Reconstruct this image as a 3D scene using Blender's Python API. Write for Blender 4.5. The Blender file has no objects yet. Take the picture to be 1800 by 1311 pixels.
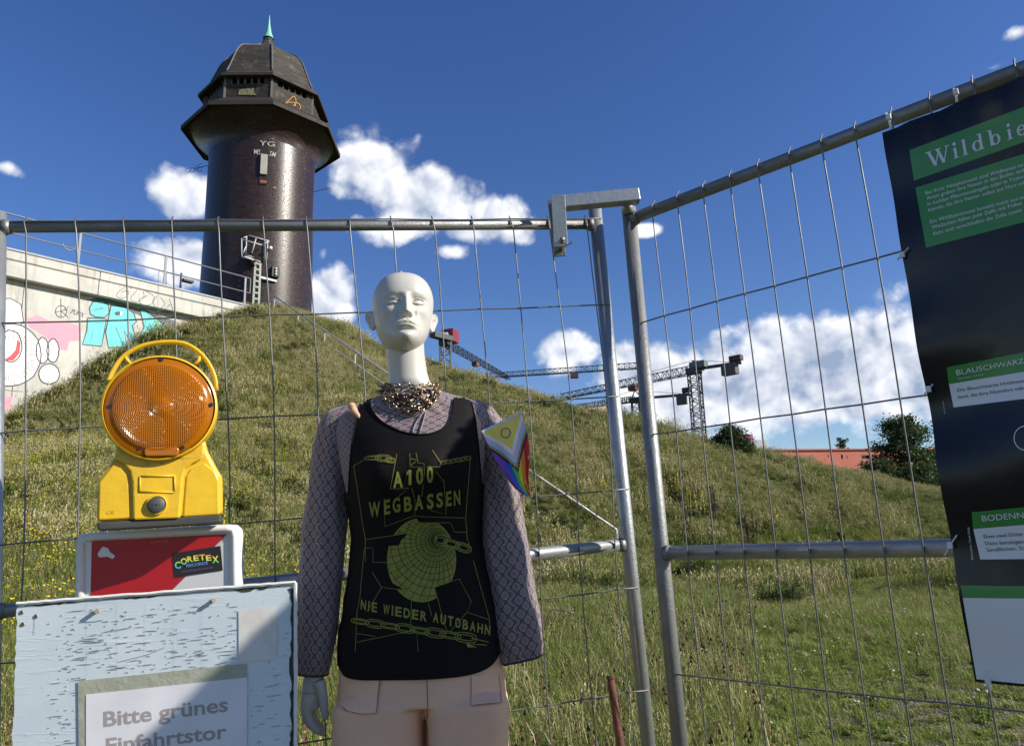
import bpy, bmesh, math, random
import numpy as np
from mathutils import Vector, Matrix, noise as mnoise
from mathutils.bvhtree import BVHTree
from mathutils.geometry import tessellate_polygon

random.seed(7); rng = np.random.default_rng(7)
S = bpy.context.scene
COL = S.collection
PI = math.pi
sin, cos, rad = math.sin, math.cos, math.radians

# ------------------------------------------------------------------ camera
FPX = 1300.0; PITCH = rad(12.3); ROLL = rad(1.8)
CAM = Vector((0, 0, 1.25))
cF = Vector((0, cos(PITCH), sin(PITCH))); R0 = Vector((1, 0, 0)); U0 = Vector((0, -sin(PITCH), cos(PITCH)))
cR = R0 * cos(ROLL) - U0 * sin(ROLL); cU = U0 * cos(ROLL) + R0 * sin(ROLL)
cam = bpy.data.cameras.new('camera'); cam.sensor_width = 36; cam.lens = 36 * FPX / 1800
cam.clip_start = 0.05; cam.clip_end = 20000
camo = bpy.data.objects.new('camera', cam); COL.objects.link(camo)
camo.matrix_world = Matrix(((cR.x, cU.x, -cF.x, CAM.x), (cR.y, cU.y, -cF.y, CAM.y), (cR.z, cU.z, -cF.z, CAM.z), (0, 0, 0, 1)))
S.camera = camo

# ------------------------------------------------------------------ light
SUN_AZ = 105.0     # degrees from +Y towards +X
SUN_EL = 30.0
sl = bpy.data.lights.new('sun', 'SUN'); sl.energy = 5.0; sl.angle = rad(0.53); sl.color = (1.0, .93, .82)
so = bpy.data.objects.new('sun', sl); COL.objects.link(so)
SD = Vector((sin(rad(SUN_AZ)) * cos(rad(SUN_EL)), cos(rad(SUN_AZ)) * cos(rad(SUN_EL)), sin(rad(SUN_EL))))
so.rotation_euler = SD.to_track_quat('Z', 'Y').to_euler()
S.view_settings.view_transform = 'Standard'; S.view_settings.look = 'None'
S.view_settings.exposure = 0.42; S.view_settings.gamma = 1.0
try: S.view_settings.use_curve_mapping = False
except Exception: pass
SKY_STRENGTH = 0.102


def ray(u, v):
    return cF + cR * ((u - 900) / FPX) + cU * ((655.5 - v) / FPX)


def P(u, v, z):
    return CAM + ray(u, v) * z


def proj(p):
    d = Vector(p) - CAM; z = d.dot(cF)
    return 900 + FPX * d.dot(cR) / z, 655.5 - FPX * d.dot(cU) / z, z


def PY(u, v, y):
    d = ray(u, v); return CAM + d * ((y - CAM.y) / d.y)


def PPL(u, v, O, n):
    d = ray(u, v); return CAM + d * ((O - CAM).dot(n) / d.dot(n))


# world: physical sky with procedural clouds laid out by azimuth and elevation
W = bpy.data.worlds.new('World'); S.world = W; W.use_nodes = True
wt = W.node_tree; wt.nodes.clear()


class NT:
    def __init__(s, nt): s.nt = nt
    def n(s, t, **kw):
        nd = s.nt.nodes.new(t)
        for k, v in kw.items():
            if k.startswith('i_'): nd.inputs[int(k[2:])].default_value = v
            else: setattr(nd, k, v)
        return nd
    def l(s, a, b): s.nt.links.new(a, b)
    def m(s, op, a, b=None, c=None, clamp=False):
        nd = s.nt.nodes.new('ShaderNodeMath'); nd.operation = op; nd.use_clamp = clamp
        for i, x in enumerate((a, b, c)):
            if x is None: continue
            if isinstance(x, (int, float)): nd.inputs[i].default_value = x
            else: s.l(x, nd.inputs[i])
        return nd.outputs[0]
    def v(s, op, a, b=None):
        nd = s.nt.nodes.new('ShaderNodeVectorMath'); nd.operation = op
        for i, x in enumerate((a, b)):
            if x is None: continue
            if isinstance(x, (tuple, list)): nd.inputs[i].default_value = x
            else: s.l(x, nd.inputs[i])
        return nd
    def ramp(s, x, a, b, c=0.0, d=1.0, smooth=True):
        nd = s.nt.nodes.new('ShaderNodeMapRange'); nd.interpolation_type = 'SMOOTHSTEP' if smooth else 'LINEAR'
        s.l(x, nd.inputs[0])
        for i, q in enumerate((a, b, c, d)): nd.inputs[i + 1].default_value = q
        return nd.outputs[0]
    def noise(s, vec, scale, detail=5, rough=.5, dist=0.0, out=0):
        nd = s.nt.nodes.new('ShaderNodeTexNoise'); nd.inputs['Scale'].default_value = scale
        nd.inputs['Detail'].default_value = detail; nd.inputs['Roughness'].default_value = rough
        nd.inputs['Distortion'].default_value = dist
        if vec is not None: s.l(vec, nd.inputs['Vector'])
        return nd.outputs[out]
    def mix(s, f, a, b, mode='MIX'):
        nd = s.nt.nodes.new('ShaderNodeMix'); nd.data_type = 'RGBA'; nd.blend_type = mode
        if isinstance(f, (int, float)): nd.inputs[0].default_value = f
        else: s.l(f, nd.inputs[0])
        for i, x in ((6, a), (7, b)):
            if isinstance(x, (tuple, list)): nd.inputs[i].default_value = (*x, 1) if len(x) == 3 else x
            else: s.l(x, nd.inputs[i])
        return nd.outputs[2]


t = NT(wt)
sky = t.n('ShaderNodeTexSky'); sky.sky_type = 'NISHITA'; sky.sun_disc = False
sky.sun_elevation = rad(SUN_EL); sky.sun_rotation = rad(SUN_AZ); sky.altitude = 300; sky.air_density = 1.0; sky.dust_density = .35; sky.ozone_density = 2.5
hs = t.n('ShaderNodeHueSaturation'); hs.inputs['Saturation'].default_value = 1.25; hs.inputs['Hue'].default_value = .516; hs.inputs['Value'].default_value = 1.0
t.l(sky.outputs[0], hs.inputs['Color'])
bg1 = t.n('ShaderNodeBackground'); bg1.inputs[1].default_value = SKY_STRENGTH; t.l(hs.outputs[0], bg1.inputs[0])
tc = t.n('ShaderNodeTexCoord'); D = tc.outputs['Generated']
sx = t.n('ShaderNodeSeparateXYZ'); t.l(D, sx.inputs[0])
az = t.m('ARCTAN2', sx.outputs[0], sx.outputs[1]); el = t.m('ARCSINE', sx.outputs[2])
ae = t.n('ShaderNodeCombineXYZ'); t.l(az, ae.inputs[0]); t.l(el, ae.inputs[1])


def azel(u, v):
    d = ray(u, v).normalized(); return math.atan2(d.x, d.y), math.asin(d.z)


CL = [(322, 342, 56, 46, .92), (335, 455, 75, 40, .85), (655, 292, 88, 56, 1.0), (745, 345, 92, 56, 1.05), (850, 385, 90, 45, .92), (905, 415, 60, 28, .7),
      (575, 540, 50, 60, .95), (500, 500, 60, 60, .7), (1005, 615, 62, 45, 1.0), (1130, 655, 110, 60, 1.0), (1290, 680, 150, 75, 1.15),
      (1450, 650, 170, 80, 1.15), (1560, 610, 110, 62, 1.05), (1700, 620, 170, 90, 1.1), (1900, 600, 200, 110, 1.1), (1090, 720, 120, 35, .75),
      (1480, 705, 190, 45, .95), (1137, 404, 30, 14, .62), (12, 300, 45, 25, .5), (1790, 55, 60, 30, .36), (1745, 120, 50, 18, .36), (800, 440, 60, 25, .55)]
mask = None
for (u, v, a, b, w_) in CL:
    ca, ce = azel(u, v)
    sa, se = a / 1300 / max(.5, cos(ce)) * 1.25, b / 1300 * 1.25
    q = t.v('SUBTRACT', ae.outputs[0], (ca, ce, 0)); q = t.v('MULTIPLY', q.outputs[0], (1 / sa, 1 / se, 0)); q = t.v('LENGTH', q.outputs[0])
    mm = t.m('SUBTRACT', w_, q.outputs['Value'])
    mask = mm if mask is None else t.m('MAXIMUM', mask, mm)
# further clouds all round the horizon outside the photograph
nz = t.noise(D, 2.3, 3, .5)
ring = t.m('MULTIPLY', t.ramp(el, .08, .22, 0, 1), t.ramp(el, .35, .62, 1, 0))
far = t.ramp(t.m('ABSOLUTE', az), 1.0, 1.3, 0, 1)
gen = t.m('SUBTRACT', t.m('MULTIPLY', t.m('MULTIPLY', t.m('MULTIPLY', t.ramp(nz, .5, .68), ring), far), 1.6), .8)
mask = t.m('MAXIMUM', mask, gen)


def puff(vec):
    acc = None
    for sc_, w_ in ((8, .54), (17, .28), (37, .12), (80, .04)):
        q = t.m('MULTIPLY', t.m('ABSOLUTE', t.m('SUBTRACT', t.noise(vec, sc_, 1.5, .5, .15), .5)), 2.0 * w_)
        acc = q if acc is None else t.m('ADD', acc, q)
    return acc      # rounded heads with creases between them, about 0.05 to 0.5


Dw = t.v('ADD', D, t.v('SCALE', t.n('ShaderNodeTexNoise', i_2=5.0, i_3=4.0).outputs['Color']).outputs[0])
Dw.inputs[1].links[0].from_node.inputs['Scale'].default_value = .035
pf = puff(Dw.outputs[0]); pfb = puff(t.v('ADD', Dw.outputs[0], tuple(Vector((SD.x, SD.y, SD.z + .35)).normalized() * .016)).outputs[0])
f1 = t.noise(D, 8, 9, .62, .2)
dn = t.m('ADD', t.m('ADD', mask, t.m('MULTIPLY', t.m('SUBTRACT', f1, .5), 1.5)), t.m('MULTIPLY', t.m('SUBTRACT', pf, .17), 1.5))
dens = t.ramp(dn, .06, .44)
low = t.ramp(el, .19, .36, 0.0, 1)
thick = t.ramp(dn, .40, 1.25)
shade = t.m('ADD', .74, t.m('MULTIPLY', t.m('SUBTRACT', pf, pfb), 4.2))
shade = t.m('ADD', shade, t.m('MULTIPLY', t.m('SUBTRACT', pf, .17), .9))
shade = t.m('SUBTRACT', shade, t.m('MULTIPLY', thick, t.ramp(low, 0, 1, .80, .36)), clamp=True)
cc = t.mix(shade, (.27, .34, .48), (.88, .89, .92))
bg2 = t.n('ShaderNodeBackground'); t.l(cc, bg2.inputs[0]); bg2.inputs[1].default_value = .95
ms = t.n('ShaderNodeMixShader'); t.l(t.m('MULTIPLY', dens, .96), ms.inputs[0]); t.l(bg1.outputs[0], ms.inputs[1]); t.l(bg2.outputs[0], ms.inputs[2])
wo = t.n('ShaderNodeOutputWorld'); t.l(ms.outputs[0], wo.inputs[0])

# ------------------------------------------------------------------ materials
MATS = {}


def mat(name, col, rough=.6, metal=0.0, var=0.0, vscale=8, bump=0.0, bscale=60, spec=.5, col2=None, trans=0.0, coat=0.0, detail=5):
    if name in MATS: return MATS[name]
    m = bpy.data.materials.new(name); m.use_nodes = True; nt = m.node_tree; b = nt.nodes['Principled BSDF']; T = NT(nt)
    b.inputs['Base Color'].default_value = (*col, 1); b.inputs['Roughness'].default_value = rough; b.inputs['Metallic'].default_value = metal
    b.inputs['Specular IOR Level'].default_value = spec; b.inputs['Coat Weight'].default_value = coat
    if trans: b.inputs['Transmission Weight'].default_value = trans
    tc = T.n('ShaderNodeTexCoord')
    if var or col2:
        n = T.noise(tc.outputs['Object'], vscale, detail, .6)
        c2 = col2 or tuple(c * .55 for c in col)
        f = T.ramp(n, .5 - .22, .5 + .22, 0, var or 1)
        T.l(T.mix(f, col, c2), b.inputs['Base Color'])
        T.l(T.ramp(n, .3, .7, max(0, rough - .08), min(1, rough + .1)), b.inputs['Roughness'])
    if bump:
        n = T.noise(tc.outputs['Object'], bscale, 4, .6)
        bp = T.n('ShaderNodeBump'); bp.inputs['Strength'].default_value = bump; bp.inputs['Distance'].default_value = .01
        T.l(n, bp.inputs['Height']); T.l(bp.outputs[0], b.inputs['Normal'])
    MATS[name] = m; return m


def shader(name):
    m = bpy.data.materials.new(name); m.use_nodes = True; MATS[name] = m
    return m, m.node_tree.nodes['Principled BSDF'], NT(m.node_tree)


galv = mat('galvanised_steel', (.38, .40, .40), .42, .65, .55, 14, .12, 90, col2=(.27, .28, .29))
galv_d = mat('galvanised_steel_weathered_shaded', (.24, .25, .25), .52, .55, .6, 18, .15, 120, col2=(.19, .18, .17))  # weathered tone, darkened further: shade under the top bar is put into the colour
wire_m = mat('wire_steel', (.20, .205, .205), .5, .5, .6, 12, col2=(.11, .105, .10))
rail_m = mat('handrail_steel', (.50, .51, .51), .5, .15, .3, 5)
white_m = mat('white_paint', (.78, .77, .73), .45, 0, .25, 6, .08, 60)
black_m = mat('black_rubber', (.03, .03, .033), .6, 0, .5, 12, .2, 80, col2=(.07, .07, .07))
crane_m = mat('crane_steel', (.05, .055, .06), .6, 0)
rust_m = mat('rusty_iron', (.16, .06, .03), .8, .1, .8, 30, .4, 120, col2=(.07, .035, .025))

# ------------------------------------------------------------------ mesh helpers
class MB:
    def __init__(s): s.v = []; s.f = []; s.uv = {}; s.mi = []
    def add(s, vs, fs, uvs=None, mi=0):
        o = len(s.v); s.v += [tuple(x) for x in vs]
        for k, f in enumerate(fs):
            if uvs is not None: s.uv[len(s.f)] = [uvs[i] for i in f]
            s.f.append([i + o for i in f]); s.mi.append(mi)
        return s
    def grid(s, rows, closed=False, uvs=None, cap=False, mi=0):
        nr, nc = len(rows), len(rows[0]); vs = [p for r in rows for p in r]; fs = []
        for i in range(nr - 1):
            for j in range(nc if closed else nc - 1):
                k = (j + 1) % nc; fs.append([i * nc + j, i * nc + k, (i + 1) * nc + k, (i + 1) * nc + j])
        if cap: fs.append(list(range(nc))[::-1]); fs.append([(nr - 1) * nc + j for j in range(nc)])
        s.add(vs, fs, [x for r in uvs for x in r] if uvs else None, mi); return s
    def tube(s, path, r, n=8, cap=True, mi=0, flat=1.0):
        path = [Vector(p) for p in path]; rs = r if isinstance(r, (list, tuple)) else [r] * len(path)
        up = None; rows = []
        for i, p in enumerate(path):
            a = path[max(0, i - 1)]; b = path[min(len(path) - 1, i + 1)]; d = (b - a).normalized()
            if up is None:
                up = Vector((0, 0, 1)) if abs(d.z) < .9 else Vector((0, 1, 0))
            x = d.cross(up).normalized(); up = x.cross(d).normalized()
            rows.append([p + (x * cos(2 * PI * k / n) + up * sin(2 * PI * k / n) * flat) * rs[i] for k in range(n)])
        return s.grid(rows, True, cap=cap, mi=mi)
    def box(s, c, ax, ay, azv, dx, dy, dz, mi=0):
        c = Vector(c); A = [Vector(ax) * dx / 2, Vector(ay) * dy / 2, Vector(azv) * dz / 2]
        vs = [c + A[0] * i + A[1] * j + A[2] * k for i in (-1, 1) for j in (-1, 1) for k in (-1, 1)]
        return s.add(vs, [[0, 1, 3, 2], [4, 6, 7, 5], [0, 4, 5, 1], [2, 3, 7, 6], [0, 2, 6, 4], [1, 5, 7, 3]], mi=mi)
    def bar(s, a, b, w, h=None, up=(0, 0, 1), mi=0):
        a, b = Vector(a), Vector(b); d = (b - a); L = d.length; d.normalize(); u = Vector(up)
        x = d.cross(u)
        if x.length < 1e-4: x = d.cross(Vector((0, 1, 0)))
        x.normalize(); u = x.cross(d).normalized()
        return s.box((a + b) / 2, d, x, u, L, w, h or w, mi)
    def prism(s, pts, n, th, mi=0):
        """pts: outline on the front plane, extruded along n*th"""
        pts = [Vector(p) for p in pts]; k = len(pts); off = Vector(n) * th
        tri = tessellate_polygon([pts]); vs = pts + [p + off for p in pts]
        fs = [list(q) for q in tri] + [[i + k for i in q][::-1] for q in tri]
        fs += [[i, (i + 1) % k, (i + 1) % k + k, i + k] for i in range(k)]
        return s.add(vs, fs, mi=mi)
    def build(s, name, m, parent=None, smooth=False, label=None, bevel=0.0, auto=None, kind=None):
        o0 = Vector(parent_loc(parent)) if parent else Vector((0, 0, 0))
        me = bpy.data.meshes.new(name)
        me.from_pydata([(Vector(p) - o0)[:] for p in s.v], [], s.f); me.update()
        for mm in (m if isinstance(m, (list, tuple)) else [m]): me.materials.append(mm)
        if any(s.mi): me.polygons.foreach_set('material_index', s.mi)
        if s.uv:
            ul = me.uv_layers.new(name='UVMap')
            for pi, us in s.uv.items():
                for li, q in zip(me.polygons[pi].loop_indices, us): ul.data[li].uv = q
        bm = bmesh.new(); bm.from_mesh(me); bmesh.ops.recalc_face_normals(bm, faces=bm.faces); bm.to_mesh(me); bm.free()
        if smooth: me.polygons.foreach_set('use_smooth', [True] * len(me.polygons))
        o = bpy.data.objects.new(name, me); COL.objects.link(o)
        if parent: o.parent = parent
        if bevel:
            md = o.modifiers.new('bevel', 'BEVEL'); md.width = bevel; md.segments = 2; md.limit_method = 'ANGLE'; md.angle_limit = rad(35)
        if auto:
            for e in me.edges: pass
            md = o.modifiers.new('es', 'EDGE_SPLIT'); md.split_angle = rad(auto); me.polygons.foreach_set('use_smooth', [True] * len(me.polygons))
        if label: o['label'] = label
        if kind: o['kind'] = kind
        return o


def parent_loc(p):
    l = Vector(p.location)
    while p.parent: p = p.parent; l += Vector(p.location)
    return l


def thing(name, loc, label, cat, group=None):
    o = bpy.data.objects.new(name, None); COL.objects.link(o); o.location = loc; o.empty_display_size = .1
    o['label'] = label; o['category'] = cat
    if group: o['group'] = group
    return o


def tag(o, label, cat, group=None):
    o['label'] = label; o['category'] = cat
    if group: o['group'] = group
    return o


def spline(xs, ys, x):
    """smooth monotone-ish Catmull-Rom through knots"""
    xs = list(xs); ys = list(ys)
    if xs[0] > xs[-1]: xs, ys = xs[::-1], ys[::-1]
    if x <= xs[0]: return ys[0]
    if x >= xs[-1]: return ys[-1]
    i = max(k for k in range(len(xs) - 1) if xs[k] <= x)
    h = xs[i + 1] - xs[i]; q = (x - xs[i]) / h
    def d(k):
        if k == 0: return (ys[1] - ys[0]) / (xs[1] - xs[0])
        if k == len(xs) - 1: return (ys[-1] - ys[-2]) / (xs[-1] - xs[-2])
        return (ys[k + 1] - ys[k - 1]) / (xs[k + 1] - xs[k - 1])
    m0, m1 = d(i) * h, d(i + 1) * h
    return (2 * q**3 - 3 * q**2 + 1) * ys[i] + (q**3 - 2 * q**2 + q) * m0 + (-2 * q**3 + 3 * q**2) * ys[i + 1] + (q**3 - q**2) * m1


def smoothpath(pts, n):
    ks = list(range(len(pts))); out = []
    for i in range(n):
        x = (len(pts) - 1) * i / (n - 1); out.append(tuple(spline(ks, [p[c] for p in pts], x) for c in range(len(pts[0]))))
    return out


# flat print: 2-D shapes given in photograph pixels, laid onto a surface that stands in the place
def plane_surf(O, n):
    n = Vector(n).normalized()
    if n.dot(cF) > 0: n = -n
    return lambda u, v: (PPL(u, v, O, n), n)


def bvh_surf(bvh, fallback=None):
    def f(u, v):
        d = ray(u, v).normalized(); h = bvh.ray_cast(CAM, d)
        if h[0] is None: return None
        n = h[1]
        if n.dot(d) > 0: n = -n
        return h[0], n
    return f


class Print:
    def __init__(s, surf, off=.0008, cell=None): s.surf = surf; s.off = off; s.cell = cell; s.tris = []; s.k = 0
    def poly(s, pts):
        pts = [Vector((a, b, 0)) for a, b in pts]
        s.k += 1; o = s.off + .00004 * (s.k % 12)
        for q in tessellate_polygon([pts]): s.tris.append(([pts[i].xy if not isinstance(i, Vector) else i for i in q], o))
        return s
    def stroke(s, pts, w, closed=False, w2=None):
        pts = [Vector(p) for p in pts]
        if closed: pts = pts + [pts[0], pts[1]]
        L = []; R_ = []
        n = len(pts)
        for i, p in enumerate(pts):
            a = pts[max(0, i - 1)]; b = pts[min(n - 1, i + 1)]; d = (b - a)
            if d.length < 1e-6: d = Vector((1, 0))
            d.normalize(); ww = w if w2 is None else w + (w2 - w) * i / (n - 1)
            q = Vector((-d.y, d.x)) * ww / 2; L.append(p + q); R_.append(p - q)
        s.k += 1; o = s.off + .00004 * (s.k % 12)
        for i in range(n - 1):
            if closed and i == n - 2: break
            s.tris.append(([L[i], L[i + 1], R_[i + 1]], o)); s.tris.append(([L[i], R_[i + 1], R_[i]], o))
        return s
    def ell(s, c, rx, ry, n=24, a0=0, a1=2 * PI): return s.poly([(c[0] + rx * cos(a0 + (a1 - a0) * i / n), c[1] + ry * sin(a0 + (a1 - a0) * i / n)) for i in range(n)])
    def text(s, body, p0, p1, cap, up=None, bold=0.0, shear=0.0):
        cu = bpy.data.curves.new('t', 'FONT'); cu.body = body; cu.resolution_u = 3; cu.offset = bold; cu.shear = shear
        ob = bpy.data.objects.new('t', cu); me = bpy.data.meshes.new_from_object(ob)
        vs = np.array([v.co[:2] for v in me.vertices]); me.calc_loop_triangles()
        x0, x1 = vs[:, 0].min(), vs[:, 0].max()
        p0, p1 = Vector(p0), Vector(p1); ax = (p1 - p0) / (x1 - x0)
        if up is None:
            d = (p1 - p0).normalized(); up = Vector((d.y, -d.x))
        ay = Vector(up).normalized() * cap / .729
        w = [p0 + ax * (x - x0) + ay * y for x, y in vs]
        s.k += 1; o = s.off + .00004 * (s.k % 12)
        for tr in me.loop_triangles: s.tris.append(([w[i] for i in tr.vertices], o))
        bpy.data.objects.remove(ob); bpy.data.curves.remove(cu); bpy.data.meshes.remove(me)
        return s
    def build(s, name, m, parent, label=None):
        mb = MB(); tris = s.tris
        if s.cell:
            out = []; st = list(tris)
            while st:
                (a, b, c), o = st.pop(); e = [((b - a).length, 0), ((c - b).length, 1), ((a - c).length, 2)]
                l, k = max(e)
                if l < s.cell: out.append(((a, b, c), o)); continue
                if k == 0: md = (a + b) / 2; st += [((a, md, c), o), ((md, b, c), o)]
                elif k == 1: md = (b + c) / 2; st += [((a, b, md), o), ((a, md, c), o)]
                else: md = (c + a) / 2; st += [((a, b, md), o), ((md, b, c), o)]
            tris = out
        cache = {}
        for (q, o) in tris:
            w = []
            for p in q:
                key = (round(p.x, 3), round(p.y, 3), o)
                if key not in cache:
                    h = s.surf(p.x, p.y); cache[key] = None if h is None else (h[0] + h[1] * o)
                w.append(cache[key])
            if any(x is None for x in w): continue
            k = len(mb.v); mb.v += [tuple(x) for x in w]; mb.f.append([k, k + 1, k + 2]); mb.mi.append(0)
        return mb.build(name, m, parent, label=label)


# ================================================================== GROUND
CTRL = []
for x in (-5, -3.3, -1.7, 0, 1.7, 3.3, 5.5):
    for y in (-5, -2, 0, 2, 3.6): CTRL.append((x, y, 0))
for (u, v, z) in [
    # foot of the bank along the wall and the crest as seen from the camera
    (-150, 800, 25), (0, 746, 26), (70, 706, 27), (130, 676, 28), (200, 642, 29), (300, 594, 31), (400, 564, 33), (480, 546, 34),
    (560, 566, 33.5), (640, 606, 32.5), (700, 640, 31.5), (780, 660, 31), (880, 692, 30), (960, 716, 29), (1060, 747, 28), (1160, 768, 28), (1260, 790, 29),
    (1350, 810, 31), (1450, 824, 33), (1540, 846, 35), (1650, 872, 36), (1800, 900, 38), (2000, 905, 40),
    (1085, 945, 20), (1300, 950, 21), (1500, 945, 23), (1650, 935, 26), (1800, 925, 28),
    (900, 995, 15.5), (700, 1035, 12.5), (400, 1095, 9), (100, 1085, 8.5), (-150, 1085, 8),
    (250, 800, 18), (60, 860, 14), (-120, 860, 14), (500, 800, 20), (700, 840, 20), (1200, 860, 23), (1450, 885, 25), (950, 850, 21), (450, 660, 27), (700, 740, 25), (900, 770, 25)]:
    p = P(u, v, z); CTRL.append((p.x, p.y, p.z))
for (x, y, h) in [(2, 10, .12), (6, 10, .1), (9, 15, .2), (14, 16, .3), (1, 7, .03), (5, 6.5, 0), (-3, 6.5, .15), (9, 8, 0), (20, 20, .3)]: CTRL.append((x, y, h))
# behind the crest
for (u, v, z) in [(300, 560, 40), (480, 546, 42), (120, 520, 36), (560, 575, 42), (650, 640, 40), (800, 690, 40), (960, 760, 40), (1160, 832, 42), (1350, 875, 46), (1540, 880, 48), (1800, 905, 52)]:
    p = P(u, v, z); CTRL.append((p.x, p.y, p.z))
CT = np.array(CTRL); n = len(CT)


def tpsU(r2): return 0.5 * r2 * np.log(r2 + 1e-9)


d2 = ((CT[:, None, :2] - CT[None, :, :2]) ** 2).sum(-1)
A = np.zeros((n + 3, n + 3)); A[:n, :n] = tpsU(d2) + np.eye(n) * 1.5
A[:n, n] = 1; A[:n, n + 1:] = CT[:, :2]; A[n, :n] = 1; A[n + 1:, :n] = CT[:, :2].T
WT = np.linalg.solve(A, np.concatenate([CT[:, 2], [0, 0, 0]]))


def hgt(x, y):
    x = np.atleast_1d(np.asarray(x, float)); y = np.atleast_1d(np.asarray(y, float)); out = np.empty(len(x))
    for a in range(0, len(x), 20000):
        X = x[a:a + 20000]; Y = y[a:a + 20000]; r2 = (X[:, None] - CT[None, :, 0]) ** 2 + (Y[:, None] - CT[None, :, 1]) ** 2
        out[a:a + 20000] = tpsU(r2) @ WT[:n] + WT[n] + WT[n + 1] * X + WT[n + 2] * Y
    def ss(q): q = np.clip(q, 0, 1); return q * q * (3 - 2 * q)
    near = ss((y - 3.0) / 2.5)
    fall = ss((62 - y) / 18) * ss((x + 46) / 14) * ss((42 - x) / 14)
    bump = (np.sin(x * .9 + y * .5) + np.sin(x * .37 - y * 1.1 + 2)) * .05 * np.clip((y - 6) / 8, 0, 1)
    return (np.clip(out, -.1, 16) * near + bump) * fall


def h1(x, y): return float(hgt([x], [y])[0])


def warp(n_, c, s, k): q = np.linspace(-1, 1, n_); return c + s * np.sinh(q * k) / np.sinh(k)


gx = warp(341, 0, 6000, 7.2); gy = warp(341, 16, 6000, 7.2)
GX, GY = np.meshgrid(gx, gy); GZ = hgt(GX.ravel(), GY.ravel())
me = bpy.data.meshes.new('ground')
N = len(gx); idx = np.arange(N * N).reshape(N, N)
F4 = np.stack([idx[:-1, :-1], idx[:-1, 1:], idx[1:, 1:], idx[1:, :-1]], -1).reshape(-1, 4)
me.from_pydata(np.stack([GX.ravel(), GY.ravel(), GZ], 1).tolist(), [], F4.tolist()); me.polygons.foreach_set('use_smooth', [True] * len(me.polygons))
gm, b, T = shader('soil_and_turf')
g = T.n('ShaderNodeNewGeometry'); pos = g.outputs['Position']
n1 = T.noise(pos, .8, 6, .6); n2 = T.noise(pos, 9, 6, .65); n3 = T.noise(pos, 60, 3, .6)
c = T.mix(T.ramp(n1, .35, .65), (.11, .12, .04), (.18, .16, .07)); c = T.mix(T.ramp(n2, .4, .7), c, (.06, .072, .022))
# bare gravel patch beyond the open fence panel on the right
sp = T.v('SUBTRACT', pos, (3.5, 4.5, 0)); sp = T.v('MULTIPLY', sp.outputs[0], (.55, .50, 0)); dl = T.v('LENGTH', sp.outputs[0]).outputs['Value']
gr = T.ramp(T.m('ADD', dl, T.m('MULTIPLY', T.m('SUBTRACT', n2, .5), 1.2)), .6, 1.05, 1, 0)
c = T.mix(gr, c, T.mix(n3, (.30, .26, .19), (.17, .145, .10)))
T.l(c, b.inputs['Base Color']); b.inputs['Roughness'].default_value = .95; b.inputs['Specular IOR Level'].default_value = .15
c_n = T.noise(pos, 26, 5, .7); c = T.mix(T.ramp(c_n, .40, .62), c, (.05, .055, .02)); T.l(c, b.inputs['Base Color'])
bp = T.n('ShaderNodeBump'); bp.inputs['Strength'].default_value = .9; bp.inputs['Distance'].default_value = .05; T.l(T.m('ADD', n2, n3), bp.inputs['Height']); T.l(bp.outputs[0], b.inputs['Normal'])
me.materials.append(gm); go = bpy.data.objects.new('ground', me); COL.objects.link(go); go['kind'] = 'structure'; go['label'] = 'grass covered ground rising to the embankment'

# ================================================================== GRASS (stuff, instanced)
def leaf_mat(name, cols, tr=.25):
    m, b, T = shader(name); oi = T.n('ShaderNodeObjectInfo'); g = T.n('ShaderNodeNewGeometry')
    nn = T.noise(g.outputs['Position'], .45, 4, .6); f = T.ramp(T.m('ADD', T.m('MULTIPLY', nn, .75), T.m('MULTIPLY', oi.outputs['Random'], .35)), .36, .72)
    c = T.mix(f, cols[0], cols[1]); c = T.mix(T.ramp(oi.outputs['Random'], .72, .8), c, cols[2])
    T.l(c, b.inputs['Base Color']); b.inputs['Roughness'].default_value = .62; b.inputs['Specular IOR Level'].default_value = .25
    tl = T.n('ShaderNodeBsdfTranslucent'); T.l(T.mix(.35, c, (.16, .2, .03)), tl.inputs[0])
    mx = T.n('ShaderNodeMixShader'); mx.inputs[0].default_value = tr; T.l(b.outputs[0], mx.inputs[1]); T.l(tl.outputs[0], mx.inputs[2])
    T.l(mx.outputs[0], m.node_tree.nodes['Material Output'].inputs[0]); return m


G_green = leaf_mat('grass_green', [(.165, .21, .04), (.10, .15, .028), (.24, .25, .07)])
G_low = leaf_mat('grass_low', [(.27, .33, .065), (.18, .25, .045), (.36, .37, .12)])
G_dry = leaf_mat('grass_dry', [(.36, .32, .15), (.28, .26, .10), (.48, .42, .23)], .15)
G_olive = leaf_mat('grass_olive', [(.25, .26, .075), (.17, .205, .05), (.33, .30, .12)])
G_dark = leaf_mat('herb_dark', [(.03, .05, .014), (.045, .065, .016), (.06, .05, .025)])
yel_m = mat('yellow_petals', (.72, .58, .03), .6)
wht_m = mat('white_petals', (.75, .74, .66), .6)


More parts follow.
